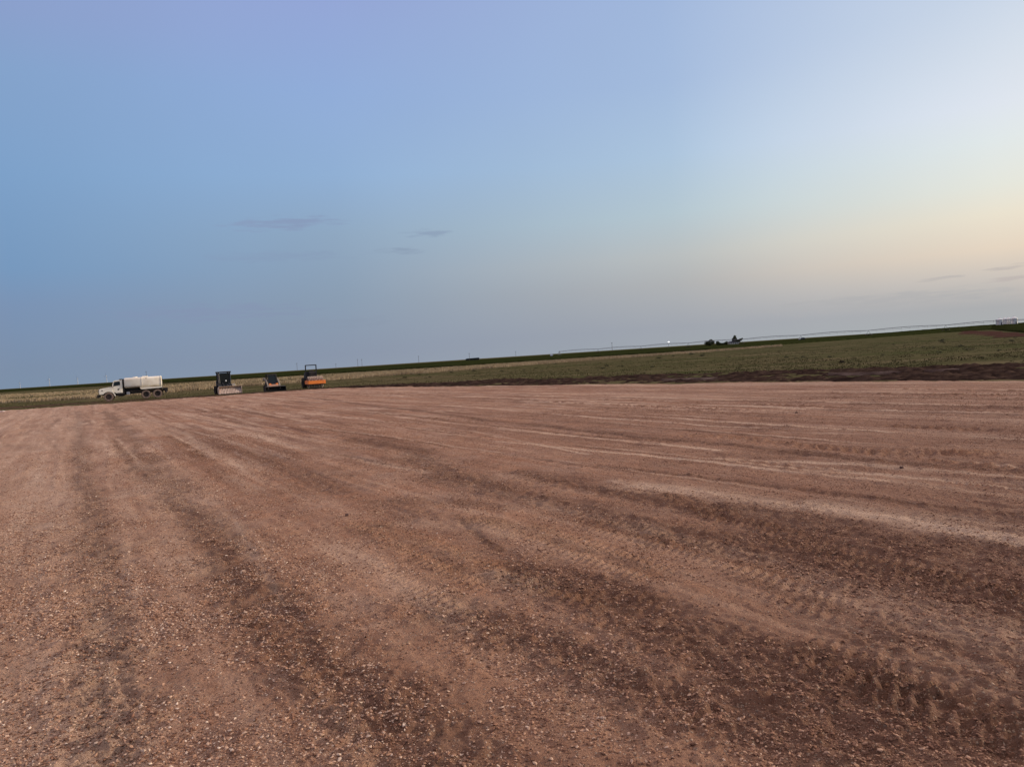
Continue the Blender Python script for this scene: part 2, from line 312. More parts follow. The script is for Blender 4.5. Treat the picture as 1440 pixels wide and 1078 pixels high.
def soil_mat():
    m = bpy.data.materials.new('red_caliche_soil'); m.use_nodes = True; t = m.node_tree; n = t.nodes; l = t.links; b = n['Principled BSDF']
    b.inputs['Roughness'].default_value = .95; b.inputs['Specular IOR Level'].default_value = .15
    tc = n.new('ShaderNodeTexCoord'); P3 = tc.outputs['Object']
    def noise(sc, det=4, rough=.55, vec=P3):
        q = n.new('ShaderNodeTexNoise'); q.inputs['Scale'].default_value = sc; q.inputs['Detail'].default_value = det; q.inputs['Roughness'].default_value = rough
        l.new(vec, q.inputs['Vector']); return q.outputs['Fac']
    def mr(v, a, b_, c=0., d=1.):
        q = n.new('ShaderNodeMapRange'); l.new(v, q.inputs[0])
        for i, k in enumerate((a, b_, c, d)): q.inputs[i+1].default_value = k
        return q.outputs[0]
    def mx(f, a, c):
        q = n.new('ShaderNodeMix'); q.data_type = 'RGBA'
        if isinstance(f, float): q.inputs[0].default_value = f
        else: l.new(f, q.inputs[0])
        for i, v in ((6, a), (7, c)):
            if isinstance(v, tuple): q.inputs[i].default_value = (*v, 1)
            else: l.new(v, q.inputs[i])
        return q.outputs[2]
    def ma(op, a, c=None):
        q = n.new('ShaderNodeMath'); q.operation = op
        for i, v in enumerate((a, c)):
            if v is None: continue
            if isinstance(v, (int, float)): q.inputs[i].default_value = v
            else: l.new(v, q.inputs[i])
        return q.outputs[0]
    def at(k):
        q = n.new('ShaderNodeAttribute'); q.attribute_name = k; return q.outputs['Fac']
    rot = n.new('ShaderNodeMapping'); rot.vector_type = 'TEXTURE'; rot.inputs['Rotation'].default_value = (0, 0, -TA); rot.inputs['Scale'].default_value = (1, 9, 1)
    l.new(P3, rot.inputs[0])
    base = mx(mr(noise(.35, 5), .35, .65), (.51, .258, .142), (.63, .372, .228))
    base = mx(mr(at('swath'), -.35, .35), base, mx(.75, base, (.34, .16, .09)))
    base = mx(mr(at('streak'), .05, .55, 0, .75), base, (.66, .45, .32))
    base = mx(mr(at('streak'), -.10, -.5, 0, .70), base, (.25, .115, .065))
    base = mx(mr(noise(1.6, 5, .6), .42, .72, 0, .6), base, (.36, .23, .155))
    base = mx(mr(noise(3.2, 5, .6, rot.outputs[0]), .45, .75, 0, .6), base, (.60, .40, .28))
    base = mx(mr(noise(2.5, 5, .6, rot.outputs[0]), .50, .25, 0, .7), base, (.25, .115, .07))
    def rotv(st):
        q = n.new('ShaderNodeMapping'); q.vector_type = 'TEXTURE'; q.inputs['Rotation'].default_value = (0, 0, -TA); q.inputs['Scale'].default_value = (1, st, 1); l.new(P3, q.inputs[0]); return q.outputs[0]
    base = mx(mr(noise(.55, 5, .6), .50, .66, 0, .55), base, (.44, .30, .22))
    base = mx(mr(noise(.9, 5, .6, rotv(2)), .53, .68, 0, .5), base, (.42, .20, .11))
    base = mx(mr(noise(1.7, 4, .6), .60, .72, 0, .45), base, (.58, .38, .22))
    cmb = at('combed'); gate = ma('MULTIPLY', cmb, mr(noise(.22, 3), .40, .58, .25, 1.))
    base = mx(ma('MULTIPLY', gate, mr(noise(1.1, 6, .62, rotv(32)), .53, .58, 0, .95)), base, (.26, .12, .065))
    base = mx(ma('MULTIPLY', gate, mr(noise(3.1, 5, .65, rotv(34)), .56, .64, 0, .75)), base, (.70, .49, .34))
    base = mx(ma('MULTIPLY', gate, mr(noise(3.6, 5, .65, rotv(22)), .44, .37, 0, .7)), base, (.21, .095, .052))
    base = mx(ma('MULTIPLY', cmb, mr(noise(1.5, 6, .66, rotv(13)), .555, .60, 0, .75)), base, (.72, .51, .37))
    base = mx(ma('MULTIPLY', cmb, mr(noise(1.9, 6, .66, rotv(15)), .455, .41, 0, .8)), base, (.20, .095, .055))
    base = mx(mr(noise(2.0, 6, .62, rotv(3)), .55, .68, 0, .5), base, (.27, .13, .075))
    base = mx(mr(noise(7, 6, .7, rotv(3)), .50, .36, 0, .55), base, (.24, .115, .065))
    base = mx(ma('MULTIPLY', at('side_shade'), .85), base, (.25, .138, .092))  # painted right-hand shade mixed into the soil colour
    dk = ma('MULTIPLY', at('dark'), mr(noise(9, 5, .7), .3, .6, .45, 1.))
    base = mx(ma('MULTIPLY', dk, .85), base, (.115, .056, .034))
    pl = ma('MULTIPLY', at('pale'), mr(noise(5, 5, .7, rot.outputs[0]), .35, .6, .6, 1.))
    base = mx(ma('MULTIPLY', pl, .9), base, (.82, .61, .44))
    # grains and pebbles pressed into the surface
    def vor(sc):
        q = n.new('ShaderNodeTexVoronoi'); q.inputs['Scale'].default_value = sc; l.new(P3, q.inputs['Vector']); 
        s_ = n.new('ShaderNodeSeparateColor'); l.new(q.outputs['Color'], s_.inputs[0]); return q.outputs['Distance'], s_.outputs[0], s_.outputs[1]
    d1, r1, g1 = vor(38); d2, r2, g2 = vor(95)
    isp1 = ma('MULTIPLY', ma('GREATER_THAN', r1, mr(at('grav'), 0, 1, .90, .55)), mr(d1, .35, .45, 1, 0))
    isp2 = ma('MULTIPLY', ma('GREATER_THAN', r2, .58), mr(d2, .3, .45, 1, 0))
    peb = mx(g1, (.17, .085, .05), (.72, .53, .38))
    peb2 = mx(g2, (.13, .065, .04), (.64, .45, .32))
    base = mx(ma('MULTIPLY', isp2, .85), base, peb2)
    base = mx(ma('MULTIPLY', isp1, .8), base, peb)
    base = mx(mr(noise(160, 3, .7), .42, .65, 0, .6), base, (.17, .085, .052))
    base = mx(mr(noise(45, 5, .8), .47, .36, 0, .65), base, (.15, .075, .048))
    l.new(base, b.inputs['Base Color'])
    h = ma('ADD', ma('MULTIPLY', isp1, ma('MULTIPLY', ma('SUBTRACT', .5, d1), 1.6)), ma('MULTIPLY', isp2, ma('MULTIPLY', ma('SUBTRACT', .5, d2), .5)))
    h = ma('ADD', h, ma('MULTIPLY', noise(22, 6, .75), .9))
    h = ma('ADD', h, ma('MULTIPLY', noise(7, 5, .6), 1.9))
    bp = n.new('ShaderNodeBump'); bp.inputs['Distance'].default_value = .03; bp.inputs['Strength'].default_value = 1
    l.new(h, bp.inputs['Height']); l.new(bp.outputs[0], b.inputs['Normal'])
    return m
SOIL = soil_mat()
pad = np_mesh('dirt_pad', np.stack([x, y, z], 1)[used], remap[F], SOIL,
              {k: M[k][used] for k in ('dark', 'pale', 'grav', 'swath', 'streak', 'side_shade', 'combed')}, smooth=True)
tag(pad, kind='structure')

# ------------------------------------------------------------------ loose stones on the pad
def icos():
    p = (1+5**.5)/2
    v = np.array([(-1,p,0),(1,p,0),(-1,-p,0),(1,-p,0),(0,-1,p),(0,1,p),(0,-1,-p),(0,1,-p),(p,0,-1),(p,0,1),(-p,0,-1),(-p,0,1)], float)
    v /= np.linalg.norm(v[0])
    f = np.array([(0,11,5),(0,5,1),(0,1,7),(0,7,10),(0,10,11),(1,5,9),(5,11,4),(11,10,2),(10,7,6),(7,1,8),(3,9,4),(3,4,2),(3,2,6),(3,6,8),(3,8,9),(4,9,5),(2,4,11),(6,2,10),(8,6,7),(9,8,1)])
    return v, f
def scatter_stones(name, n, r0, r1, med, sig, seed, material):
    g = np.random.default_rng(seed)
    r = r0*(r1/r0)**(g.random(n)); a = R(-48) + R(96)*g.random(n)
    X_ = r*np.sin(a); Y_ = r*np.cos(a); m = masks(X_, Y_)
    k = g.random(n) < np.clip((.20 + .80*m['grav'] + .25*m['dark'] - .2*m['pale'])*(1 - .45*m['side_shade'])*(1 + 1.9*fbm(X_/.45, Y_/.45, 3, 501)), .04, 1)
    X_, Y_, r = X_[k], Y_[k], r[k]; m = {q: v[k] for q, v in m.items()}; shd = m['side_shade']
    Z_, s_ = pad_h(X_, Y_, m); k = s_ > .3; X_, Y_, Z_, r, shd = X_[k], Y_[k], Z_[k], r[k], shd[k]
    n = len(X_); size = np.clip(med*np.exp(sig*g.standard_normal(n)), .003, .026); size = np.maximum(size, .0008*r)
    V, F_ = icos(); B = V[None]*(1 + .55*(g.random((n, 12, 1)) - .5) * np.array([1, 1, 1]))
    B = B + .40*(g.random((n, 12, 3)) - .5)
    B = B * np.stack([1 + .5*g.random(n), .65 + .4*g.random(n), .38 + .4*g.random(n)], 1)[:, None]
    th = g.random(n)*2*np.pi; c, s = np.cos(th)[:, None], np.sin(th)[:, None]
    tx = (g.random(n)-.5)[:, None]*.7
    bz = B[..., 2] + tx*B[..., 0]
    bx = B[..., 0]*c - B[..., 1]*s; by = B[..., 0]*s + B[..., 1]*c
    W = np.stack([bx, by, bz], -1)*size[:, None, None]*.5
    W[..., 0] += X_[:, None]; W[..., 1] += Y_[:, None]; W[..., 2] += (Z_ + size*.10)[:, None]
    FF = (F_[None] + 12*np.arange(n)[:, None, None]).reshape(-1, 3)
    o = np_mesh(name, W.reshape(-1, 3), FF, material, {'tone': np.repeat(g.random(n)**1.6*(1 - .45*shd), 12)})  # stone tones darkened by the same painted right-hand shade
    return tag(o, kind='stuff')
def stone_mat():
    m = bpy.data.materials.new('loose_stone'); m.use_nodes = True; t = m.node_tree; n = t.nodes; l = t.links; b = n['Principled BSDF']
    b.inputs['Roughness'].default_value = .9; b.inputs['Specular IOR Level'].default_value = .25
    a = n.new('ShaderNodeAttribute'); a.attribute_name = 'tone'; r = n.new('ShaderNodeValToRGB'); e = r.color_ramp.elements
    e[0].position = 0; e[0].color = (.13, .065, .04, 1); e[1].position = 1; e[1].color = (.80, .66, .52, 1)
    for p, c in ((.25, (.26, .132, .080)), (.55, (.42, .245, .155)), (.82, (.54, .37, .26)), (.95, (.66, .50, .37))):
        q = e.new(p); q.color = (*c, 1)
    l.new(a.outputs['Fac'], r.inputs[0])
    tc = n.new('ShaderNodeTexCoord'); z = n.new('ShaderNodeTexNoise'); z.inputs['Scale'].default_value = 120; l.new(tc.outputs['Object'], z.inputs['Vector'])
    mx = n.new('ShaderNodeMix'); mx.data_type = 'RGBA'; mx.blend_type = 'MULTIPLY'; mx.inputs[0].default_value = .5
    l.new(r.outputs[0], mx.inputs[6]); l.new(z.outputs['Fac'], mx.inputs[7])
    mp = n.new('ShaderNodeMapRange'); l.new(z.outputs['Fac'], mp.inputs[0]); mp.inputs[3].default_value = .75; mp.inputs[4].default_value = 1.25
    hs = n.new('ShaderNodeHueSaturation'); l.new(r.outputs[0], hs.inputs['Color']); l.new(mp.outputs[0], hs.inputs['Value'])
    l.new(hs.outputs[0], b.inputs['Base Color']); return m
STONE = stone_mat()
scatter_stones('gravel', 620000, 2.9, 30, .0068, .62, 3, STONE)
scatter_stones('fine_gravel', 330000, 7, 30, .0120, .40, 9, STONE)
scatter_stones('coarse_gravel', 6000, 2.9, 60, .013, .50, 5, STONE)

# ------------------------------------------------------------------ ground sheet, fields
GZ = -.12
def ground_h(x, y):
    d = np.hypot(x, y)
    z = GZ + .05*fbm(x/9, y/9, 4, 201) + .03*fbm(x/1.6, y/1.6, 3, 211)*np.clip(1.2 - d/300, 0, 1)
    cx, cy = at_depth(1418, 600)
    z = z + 3.0*np.exp(-(((x-cx-40)/130)**2 + ((y-cy-60)/150)**2))
    s = inside(x, y)                    # soil banked up along the right-hand pad edge
    return z
def dsoil(x, y):                        # signed distance inside disturbed strip
    return inside(x, y)
rs = [1.5]
while rs[-1] < 250: rs.append(rs[-1]*1.012)
while rs[-1] < 15000: rs.append(rs[-1]*1.05)
x, y, F = polar(-math.pi, math.pi, 2*math.pi/900, np.array(rs))
z = ground_h(x, y); z = np.where(inside(x, y) > 1.2, -.45, z)
def ground_mat():
    m = bpy.data.materials.new('weedy_plain'); m.use_nodes = True; t = m.node_tree; n = t.nodes; l = t.links; b = n['Principled BSDF']
    b.inputs['Roughness'].default_value = 1; b.inputs['Specular IOR Level'].default_value = 0
    tc = n.new('ShaderNodeTexCoord')
    def layer(prev, sc, lo, hi, c, st=(1, 1, 1), rz=0., amt=1.):
        mp = n.new('ShaderNodeMapping'); mp.vector_type = 'TEXTURE'; mp.inputs['Scale'].default_value = st; mp.inputs['Rotation'].default_value = (0, 0, rz); l.new(tc.outputs['Object'], mp.inputs[0])
        q = n.new('ShaderNodeTexNoise'); q.inputs['Scale'].default_value = sc; q.inputs['Detail'].default_value = 6; q.inputs['Roughness'].default_value = .62; l.new(mp.outputs[0], q.inputs['Vector'])
        k = n.new('ShaderNodeMapRange'); l.new(q.outputs['Fac'], k.inputs[0]); k.inputs[1].default_value = lo; k.inputs[2].default_value = hi; k.inputs[4].default_value = amt
        x_ = n.new('ShaderNodeMix'); x_.data_type = 'RGBA'; l.new(k.outputs[0], x_.inputs[0]); 
        if isinstance(prev, tuple): x_.inputs[6].default_value = (*prev, 1)
        else: l.new(prev, x_.inputs[6])
        x_.inputs[7].default_value = (*c, 1); return x_.outputs[2]
    c = layer((.070, .068, .031), .05, .40, .62, (.115, .090, .050), (1, 4, 1), -TA)
    c = layer(c, .02, .45, .62, (.058, .066, .024), (1, 2, 1))
    sx_ = n.new('ShaderNodeSeparateXYZ'); l.new(tc.outputs['Object'], sx_.inputs[0]); q = n.new('ShaderNodeMapRange'); l.new(sx_.outputs[0], q.inputs[0]); q.inputs[1].default_value = 5; q.inputs[2].default_value = 60; q.inputs[4].default_value = .55
    x_ = n.new('ShaderNodeMix'); x_.data_type = 'RGBA'; l.new(q.outputs[0], x_.inputs[0]); l.new(c, x_.inputs[6]); x_.inputs[7].default_value = (.050, .062, .026, 1); c = x_.outputs[2]
    c = layer(c, .16, .50, .62, (.15, .122, .070), (1, 3, 1), R(75), amt=.75)
    c = layer(c, .35, .50, .68, (.14, .112, .062), amt=.75)
    c = layer(c, .9, .55, .72, (.045, .045, .022), amt=.8)
    c = layer(c, 6., .5, .75, (.06, .055, .03), amt=.5)
    l.new(c, b.inputs['Base Color']); 
    q = n.new('ShaderNodeTexNoise'); q.inputs['Scale'].default_value = 2.5; q.inputs['Detail'].default_value = 6; l.new(tc.outputs['Object'], q.inputs['Vector'])
    bp = n.new('ShaderNodeBump'); bp.inputs['Distance'].default_value = .12; l.new(q.outputs['Fac'], bp.inputs['Height']); l.new(bp.outputs[0], b.inputs['Normal'])
    return m
tag(np_mesh('ground', np.stack([x, y, z], 1), F[:, ::-1], ground_mat(), smooth=True), kind='structure')

def band(near, far, nu, nv, zf=0.):
    """grid between two photo-pixel lines lying on the ground"""
    def res(pts, k):
        w_ = [P(px, py, GZ) for px, py in pts]; w_ = np.array(w_)
        s = np.concatenate([[0], np.cumsum(np.hypot(*np.diff(w_, axis=0).T))]); u = np.linspace(0, s[-1], k)
        return np.stack([np.interp(u, s, w_[:, 0]), np.interp(u, s, w_[:, 1])], 1)
    a = res(near, nu); b_ = res(far, nu); t = np.linspace(0, 1, nv)[:, None, None]
    g = a[None]*(1-t) + b_[None]*t
    i = np.arange(nv-1)[:, None]*nu + np.arange(nu-1)[None]
    Fq = np.stack([i, i+1, i+1+nu, i+nu], -1).reshape(-1, 4)
    tt = np.broadcast_to(t[..., 0], g.shape[:2]).ravel(); uu = np.broadcast_to(np.linspace(0, 1, nu)[None], g.shape[:2]).ravel()
    return g[..., 0].ravel(), g[..., 1].ravel(), Fq, tt, uu
# disturbed dark soil beside the pad, a low rough berm
near = [(380,552),(484,546.6),(600,545),(800,542.5),(1000,539.5),(1200,539),(1439,536),(1700,533)]
far = [(380,549.5),(484,543),(600,538.5),(700,533),(900,526),(1100,519.5),(1200,516.8),(1439,509.5),(1700,503)]
x, y, F, t, u = band(near, far, 1500, 110)
e = np.minimum(np.minimum(t, 1-t)*7 + .0, np.minimum(u, 1-u)*14); rag = fbm(x/2.2, y/2.2, 4, 301)
e = sstep(.0, 1., e + .55*rag - .05)
z = ground_h(x, y) - .12 + e*(.10 + .12*fbm(x/3.5, y/3.5, 3, 305) + .24*np.abs(fbm(x/.9, y/.9, 4, 309)))
SO2 = mat('dark_turned_soil', (.030, .019, .015), 1, (.085, .056, .042), .8, .12, 4, detail=7, spec=.0, stretch=(.6, 2., 1), lo=.42, hi=.75)
tag(np_mesh('turned_soil', np.stack([x, y, z], 1), F, SO2, smooth=True), kind='structure')
# thin brown soil edge that also paints contact shade under the parked machines
x, y, F, t, u = band([(-90,581.5),(0,576.8),(60,572.5),(120,569),(200,564.5),(300,559),(380,553),(486,546.2)], [(-90,577),(0,572.5),(60,568.4),(120,565),(200,560.6),(300,554.6),(380,549.5),(486,543.6)], 700, 24)
e = sstep(0., 1., np.minimum(np.minimum(t, 1-t)*5, np.minimum(u, 1-u)*14) + .9*fbm(x/3, y/3, 4, 311) - .15)
tag(np_mesh('soil_contact_shade', np.stack([x, y, ground_h(x, y) - .13 + e*(.15 + .05*fbm(x/.9, y/.9, 3, 313))], 1), F, mat('brown_soil_contact_shade', (.06, .038, .026), 1, (.11, .075, .05), 1.5, .05, 5, detail=6, spec=0), smooth=True), kind='structure')
# pale dried streaks on the berm
def streak(pts, wdt, material, name, zz):
    c = np.array([P(*q, GZ) for q in pts]); s = np.concatenate([[0], np.cumsum(np.hypot(*np.diff(c, axis=0).T))]); k = 120
    q = np.linspace(0, s[-1], k); cx = np.interp(q, s, c[:, 0]); cy = np.interp(q, s, c[:, 1]); dx = np.gradient(cx); dy = np.gradient(cy); l = np.hypot(dx, dy)
    nv = 7; V = []; 
    for j in range(nv):
        f = (j/(nv-1) - .5)*2; ww = wdt*np.sin(np.linspace(0.02, 3.12, k))**.5*(.75 + .5*fbm(q/1.5, q*0 + j*.2, 3, 77))
        xx = cx - dy/l*f*ww; yy = cy + dx/l*f*ww
        V.append(np.stack([xx, yy, ground_h(xx, yy) + zz - .10 + .16*(1-f*f) + .03*fbm(xx/.4, yy/.4, 3, 78)], 1))
    V = np.concatenate(V); i = np.arange(nv-1)[:, None]*k + np.arange(k-1)[None]
    return tag(np_mesh(name, V, np.stack([i, i+1, i+1+k, i+k], -1).reshape(-1, 4), material, smooth=True), kind='structure')
PALE = mat('dried_mud', (.17, .125, .10), 1, (.075, .05, .042), 1.2, .02, 12, spec=0)
streak([(1165,528.2),(1210,527.6),(1268,526.2)], .40, PALE, 'dried_mud_streak', .12)
streak([(1300,524.6),(1350,523.4)], .35, PALE, 'dried_mud_streak', .12)
streak([(930,535.6),(1010,533.6)], .4, PALE, 'dried_mud_streak', .12)
# reddish bare patch far right
RED = mat('bare_red_soil', (.050, .026, .020), 1, (.085, .048, .038), .12, .05, 1, detail=6, spec=0)
x, y, F, t, u = band([(1340,474.0),(1400,475.5),(1500,472)], [(1350,464.8),(1400,464.9),(1445,468.6),(1500,466.5)], 160, 30)
e = sstep(0, 1, np.minimum(np.minimum(t, 1-t)*3, np.minimum(u, 1-u)*5) + .9*fbm(x/14, y/14, 4, 5) + .15)
tag(np_mesh('bare_soil', np.stack([x, y, ground_h(x, y) - .3 + .42*e], 1), F, RED, smooth=True), kind='structure')
# green crop: leafy canopy about half a metre tall reaching the horizon
CROPM = mat('crop_canopy', (.015, .020, .006), 1, (.036, .042, .014), .4, .15, 3, detail=6, spec=.0, stretch=(1, 1, 1))
near = [(-260,567.2),(0,551.6),(110,544.6),(300,534.9),(460,525.4),(640,514.8),(800,504.3),(1000,491.6),(1080,486.0),(1200,477.2),(1330,467.6),(1395,463.6),(1445,468.0),(1640,462)]
def crop():
    w_ = np.array([P(px, py, GZ) for px, py in near]); s = np.concatenate([[0], np.cumsum(np.hypot(*np.diff(w_, axis=0).T))])
    nu = 1600; q = np.linspace(0, s[-1], nu); ax = np.interp(q, s, w_[:, 0]); ay = np.interp(q, s, w_[:, 1]); ax = ax; r0 = np.hypot(ax, ay)
    ks = np.concatenate([[1.0, 1.0008], 1.0 + .004*1.12**np.arange(0, 62)]); ks = ks[ks < 18]; V = []
    for j, k in enumerate(ks):
        xx = ax*k; yy = ay*k; h = 0 if j == 0 else (.46 + .16*fbm(xx/1.1, yy/1.1, 3, 401) + .12*fbm(xx/14, yy/14, 2, 402))
        V.append(np.stack([xx, yy, np.where(np.hypot(xx, yy) > 0, GZ + h + 0*xx, 0) + (ground_h(xx, yy) - GZ)*1.0], 1))
    V = np.concatenate(V); nv = len(ks); i = np.arange(nv-1)[:, None]*nu + np.arange(nu-1)[None]
    return np_mesh('crop_field', V, np.stack([i, i+1, i+1+nu, i+nu], -1).reshape(-1, 4), CROPM, smooth=True)
tag(crop(), kind='stuff')

# blades: thin real leaf triangles standing on the ground
def blades(name, X_, Y_, H, W_, nb, material, seed, lean=.5, spread=.15):
    g = np.random.default_rng(seed); n = len(X_); Z_ = ground_h(X_, Y_)
    H = np.repeat(H, nb)*(.55 + .6*g.random(n*nb)); x0 = np.repeat(X_, nb) + spread*(g.random(n*nb) - .5)*2; y0 = np.repeat(Y_, nb) + spread*(g.random(n*nb) - .5)*2
    z0 = np.repeat(Z_, nb) - .03; a = g.random(n*nb)*2*np.pi; wd = np.repeat(W_, nb)*(.6 + .8*g.random(n*nb)); ln = lean*H*(g.random(n*nb)); b_ = g.random(n*nb)*2*np.pi
    p1 = np.stack([x0 - np.cos(a)*wd, y0 - np.sin(a)*wd, z0], 1); p2 = np.stack([x0 + np.cos(a)*wd, y0 + np.sin(a)*wd, z0], 1)
    m1 = np.stack([x0 + np.cos(b_)*ln*.35 - np.cos(a)*wd*.8, y0 + np.sin(b_)*ln*.35 - np.sin(a)*wd*.8, z0 + H*.6], 1); m2 = m1 + np.stack([np.cos(a)*wd*1.6, np.sin(a)*wd*1.6, 0*wd], 1)
    p3 = np.stack([x0 + np.cos(b_)*ln, y0 + np.sin(b_)*ln, z0 + H], 1)
    V = np.stack([p1, p2, m2, m1, p3], 1).reshape(-1, 3); k = 5*np.arange(n*nb)[:, None]
    FF = np.concatenate([k + np.array([[0, 1, 2]]), k + np.array([[0, 2, 3]]), k + np.array([[3, 2, 4]])])
    return tag(np_mesh(name, V, FF, material, {'tone': np.repeat(g.random(n*nb), 5)}), kind='stuff')
def blade_mat(name, c1, c2, c3):
    m = bpy.data.materials.new(name); m.use_nodes = True; t = m.node_tree; n = t.nodes; l = t.links; b = n['Principled BSDF']
    b.inputs['Roughness'].default_value = .9; b.inputs['Specular IOR Level'].default_value = .1
    a = n.new('ShaderNodeAttribute'); a.attribute_name = 'tone'; r = n.new('ShaderNodeValToRGB'); e = r.color_ramp.elements
    e[0].color = (*c1, 1); e[1].color = (*c3, 1); q = e.new(.5); q.color = (*c2, 1); l.new(a.outputs['Fac'], r.inputs[0])
    tc = n.new('ShaderNodeTexCoord'); z = n.new('ShaderNodeTexNoise'); z.inputs['Scale'].default_value = .12; z.inputs['Detail'].default_value = 5; l.new(tc.outputs['Object'], z.inputs['Vector'])
    mp = n.new('ShaderNodeMapRange'); l.new(z.outputs['Fac'], mp.inputs[0]); mp.inputs[1].default_value = .3; mp.inputs[2].default_value = .7; mp.inputs[3].default_value = .65; mp.inputs[4].default_value = 1.3
    hs = n.new('ShaderNodeHueSaturation'); l.new(r.outputs[0], hs.inputs['Color']); l.new(mp.outputs[0], hs.inputs['Value']); l.new(hs.outputs[0], b.inputs['Base Color']); return m
DRY = blade_mat('dry_grass_blade', (.20, .145, .08), (.37, .285, .17), (.54, .44, .29))
OLV = blade_mat('weed_blade', (.050, .053, .019), (.08, .074, .030), (.15, .125, .062))
def in_band(nearl, farl, n, seed, power=1.):
    g = np.random.default_rng(seed); px0, px1 = nearl[0][0], nearl[-1][0]
    px = px0 + (px1-px0)*g.random(n); f = g.random(n)**power
    yn = np.interp(px, [q[0] for q in nearl], [q[1] for q in nearl]); yf = np.interp(px, [q[0] for q in farl], [q[1] for q in farl])
    hor = 547 - .0639*px
    # even in real area between the two lines: uniform in 1/depth^2 is skewed, so draw depth directly
    dn = 1/(yn-hor); df = 1/(yf-hor); d = dn + (df-dn)*f; py = hor + 1/d
    W3 = np.array([P(a, b_, GZ) for a, b_ in zip(px, py)]); return W3[:, 0], W3[:, 1]
nearD = [(-60,570.5),(0,567),(60,564),(120,561),(250,551),(330,544.2),(460,534.8),(600,524.3),(700,517),(800,509),(1000,494.8),(1100,486.8)]
farD = [(-60,559),(0,555),(110,550),(300,536.5),(460,526.5),(640,516),(800,505.2),(1000,492.3),(1100,485.4)]
X_, Y_ = in_band(nearD, farD, 26000, 21, 1.0)
kk = fbm(X_/13, Y_/26, 3, 8) > -.28; X_, Y_ = X_[kk], Y_[kk]
blades('dry_grass', X_, Y_, np.full(len(X_), .42)*(.5 + .9*(fbm(X_/7, Y_/7, 3, 5)*.5+.5)), np.full(len(X_), .035), 5, DRY, 22)
X_, Y_ = in_band(nearD, [(a, b_-1.6) for a, b_ in nearD], 9000, 23)
blades('dry_grass', X_, Y_, np.full(len(X_), .6), np.full(len(X_), .03), 5, DRY, 24)
# low weeds over the plain
g = np.random.default_rng(31); n = 60000
r_ = 26*(280/26)**(g.random(n)); a_ = R(-45) + R(92)*g.random(n); X_ = r_*np.sin(a_); Y_ = r_*np.cos(a_)
k = (inside(X_, Y_) < -1.2) & (fbm(X_/5, Y_/5, 3, 6) + .35*g.random(n) > .0)
pxs = FPX*X_/Y_ + 720; soil_far = np.interp(pxs, [380,484,600,700,900,1100,1200,1440,1700], [549.5,543,538.5,533,926-400,519.5,516.8,509.5,503])
hy = 547 - .0639*pxs; dep = EYE*FPX/np.maximum(soil_far - hy, 1)
k &= (Y_ > dep*1.02) | (pxs < 380)
X_, Y_ = X_[k], Y_[k]; blades('weeds', X_, Y_, .06 + .10*g.random(len(X_)), np.full(len(X_), .03), 4, OLV, 32, spread=.22)

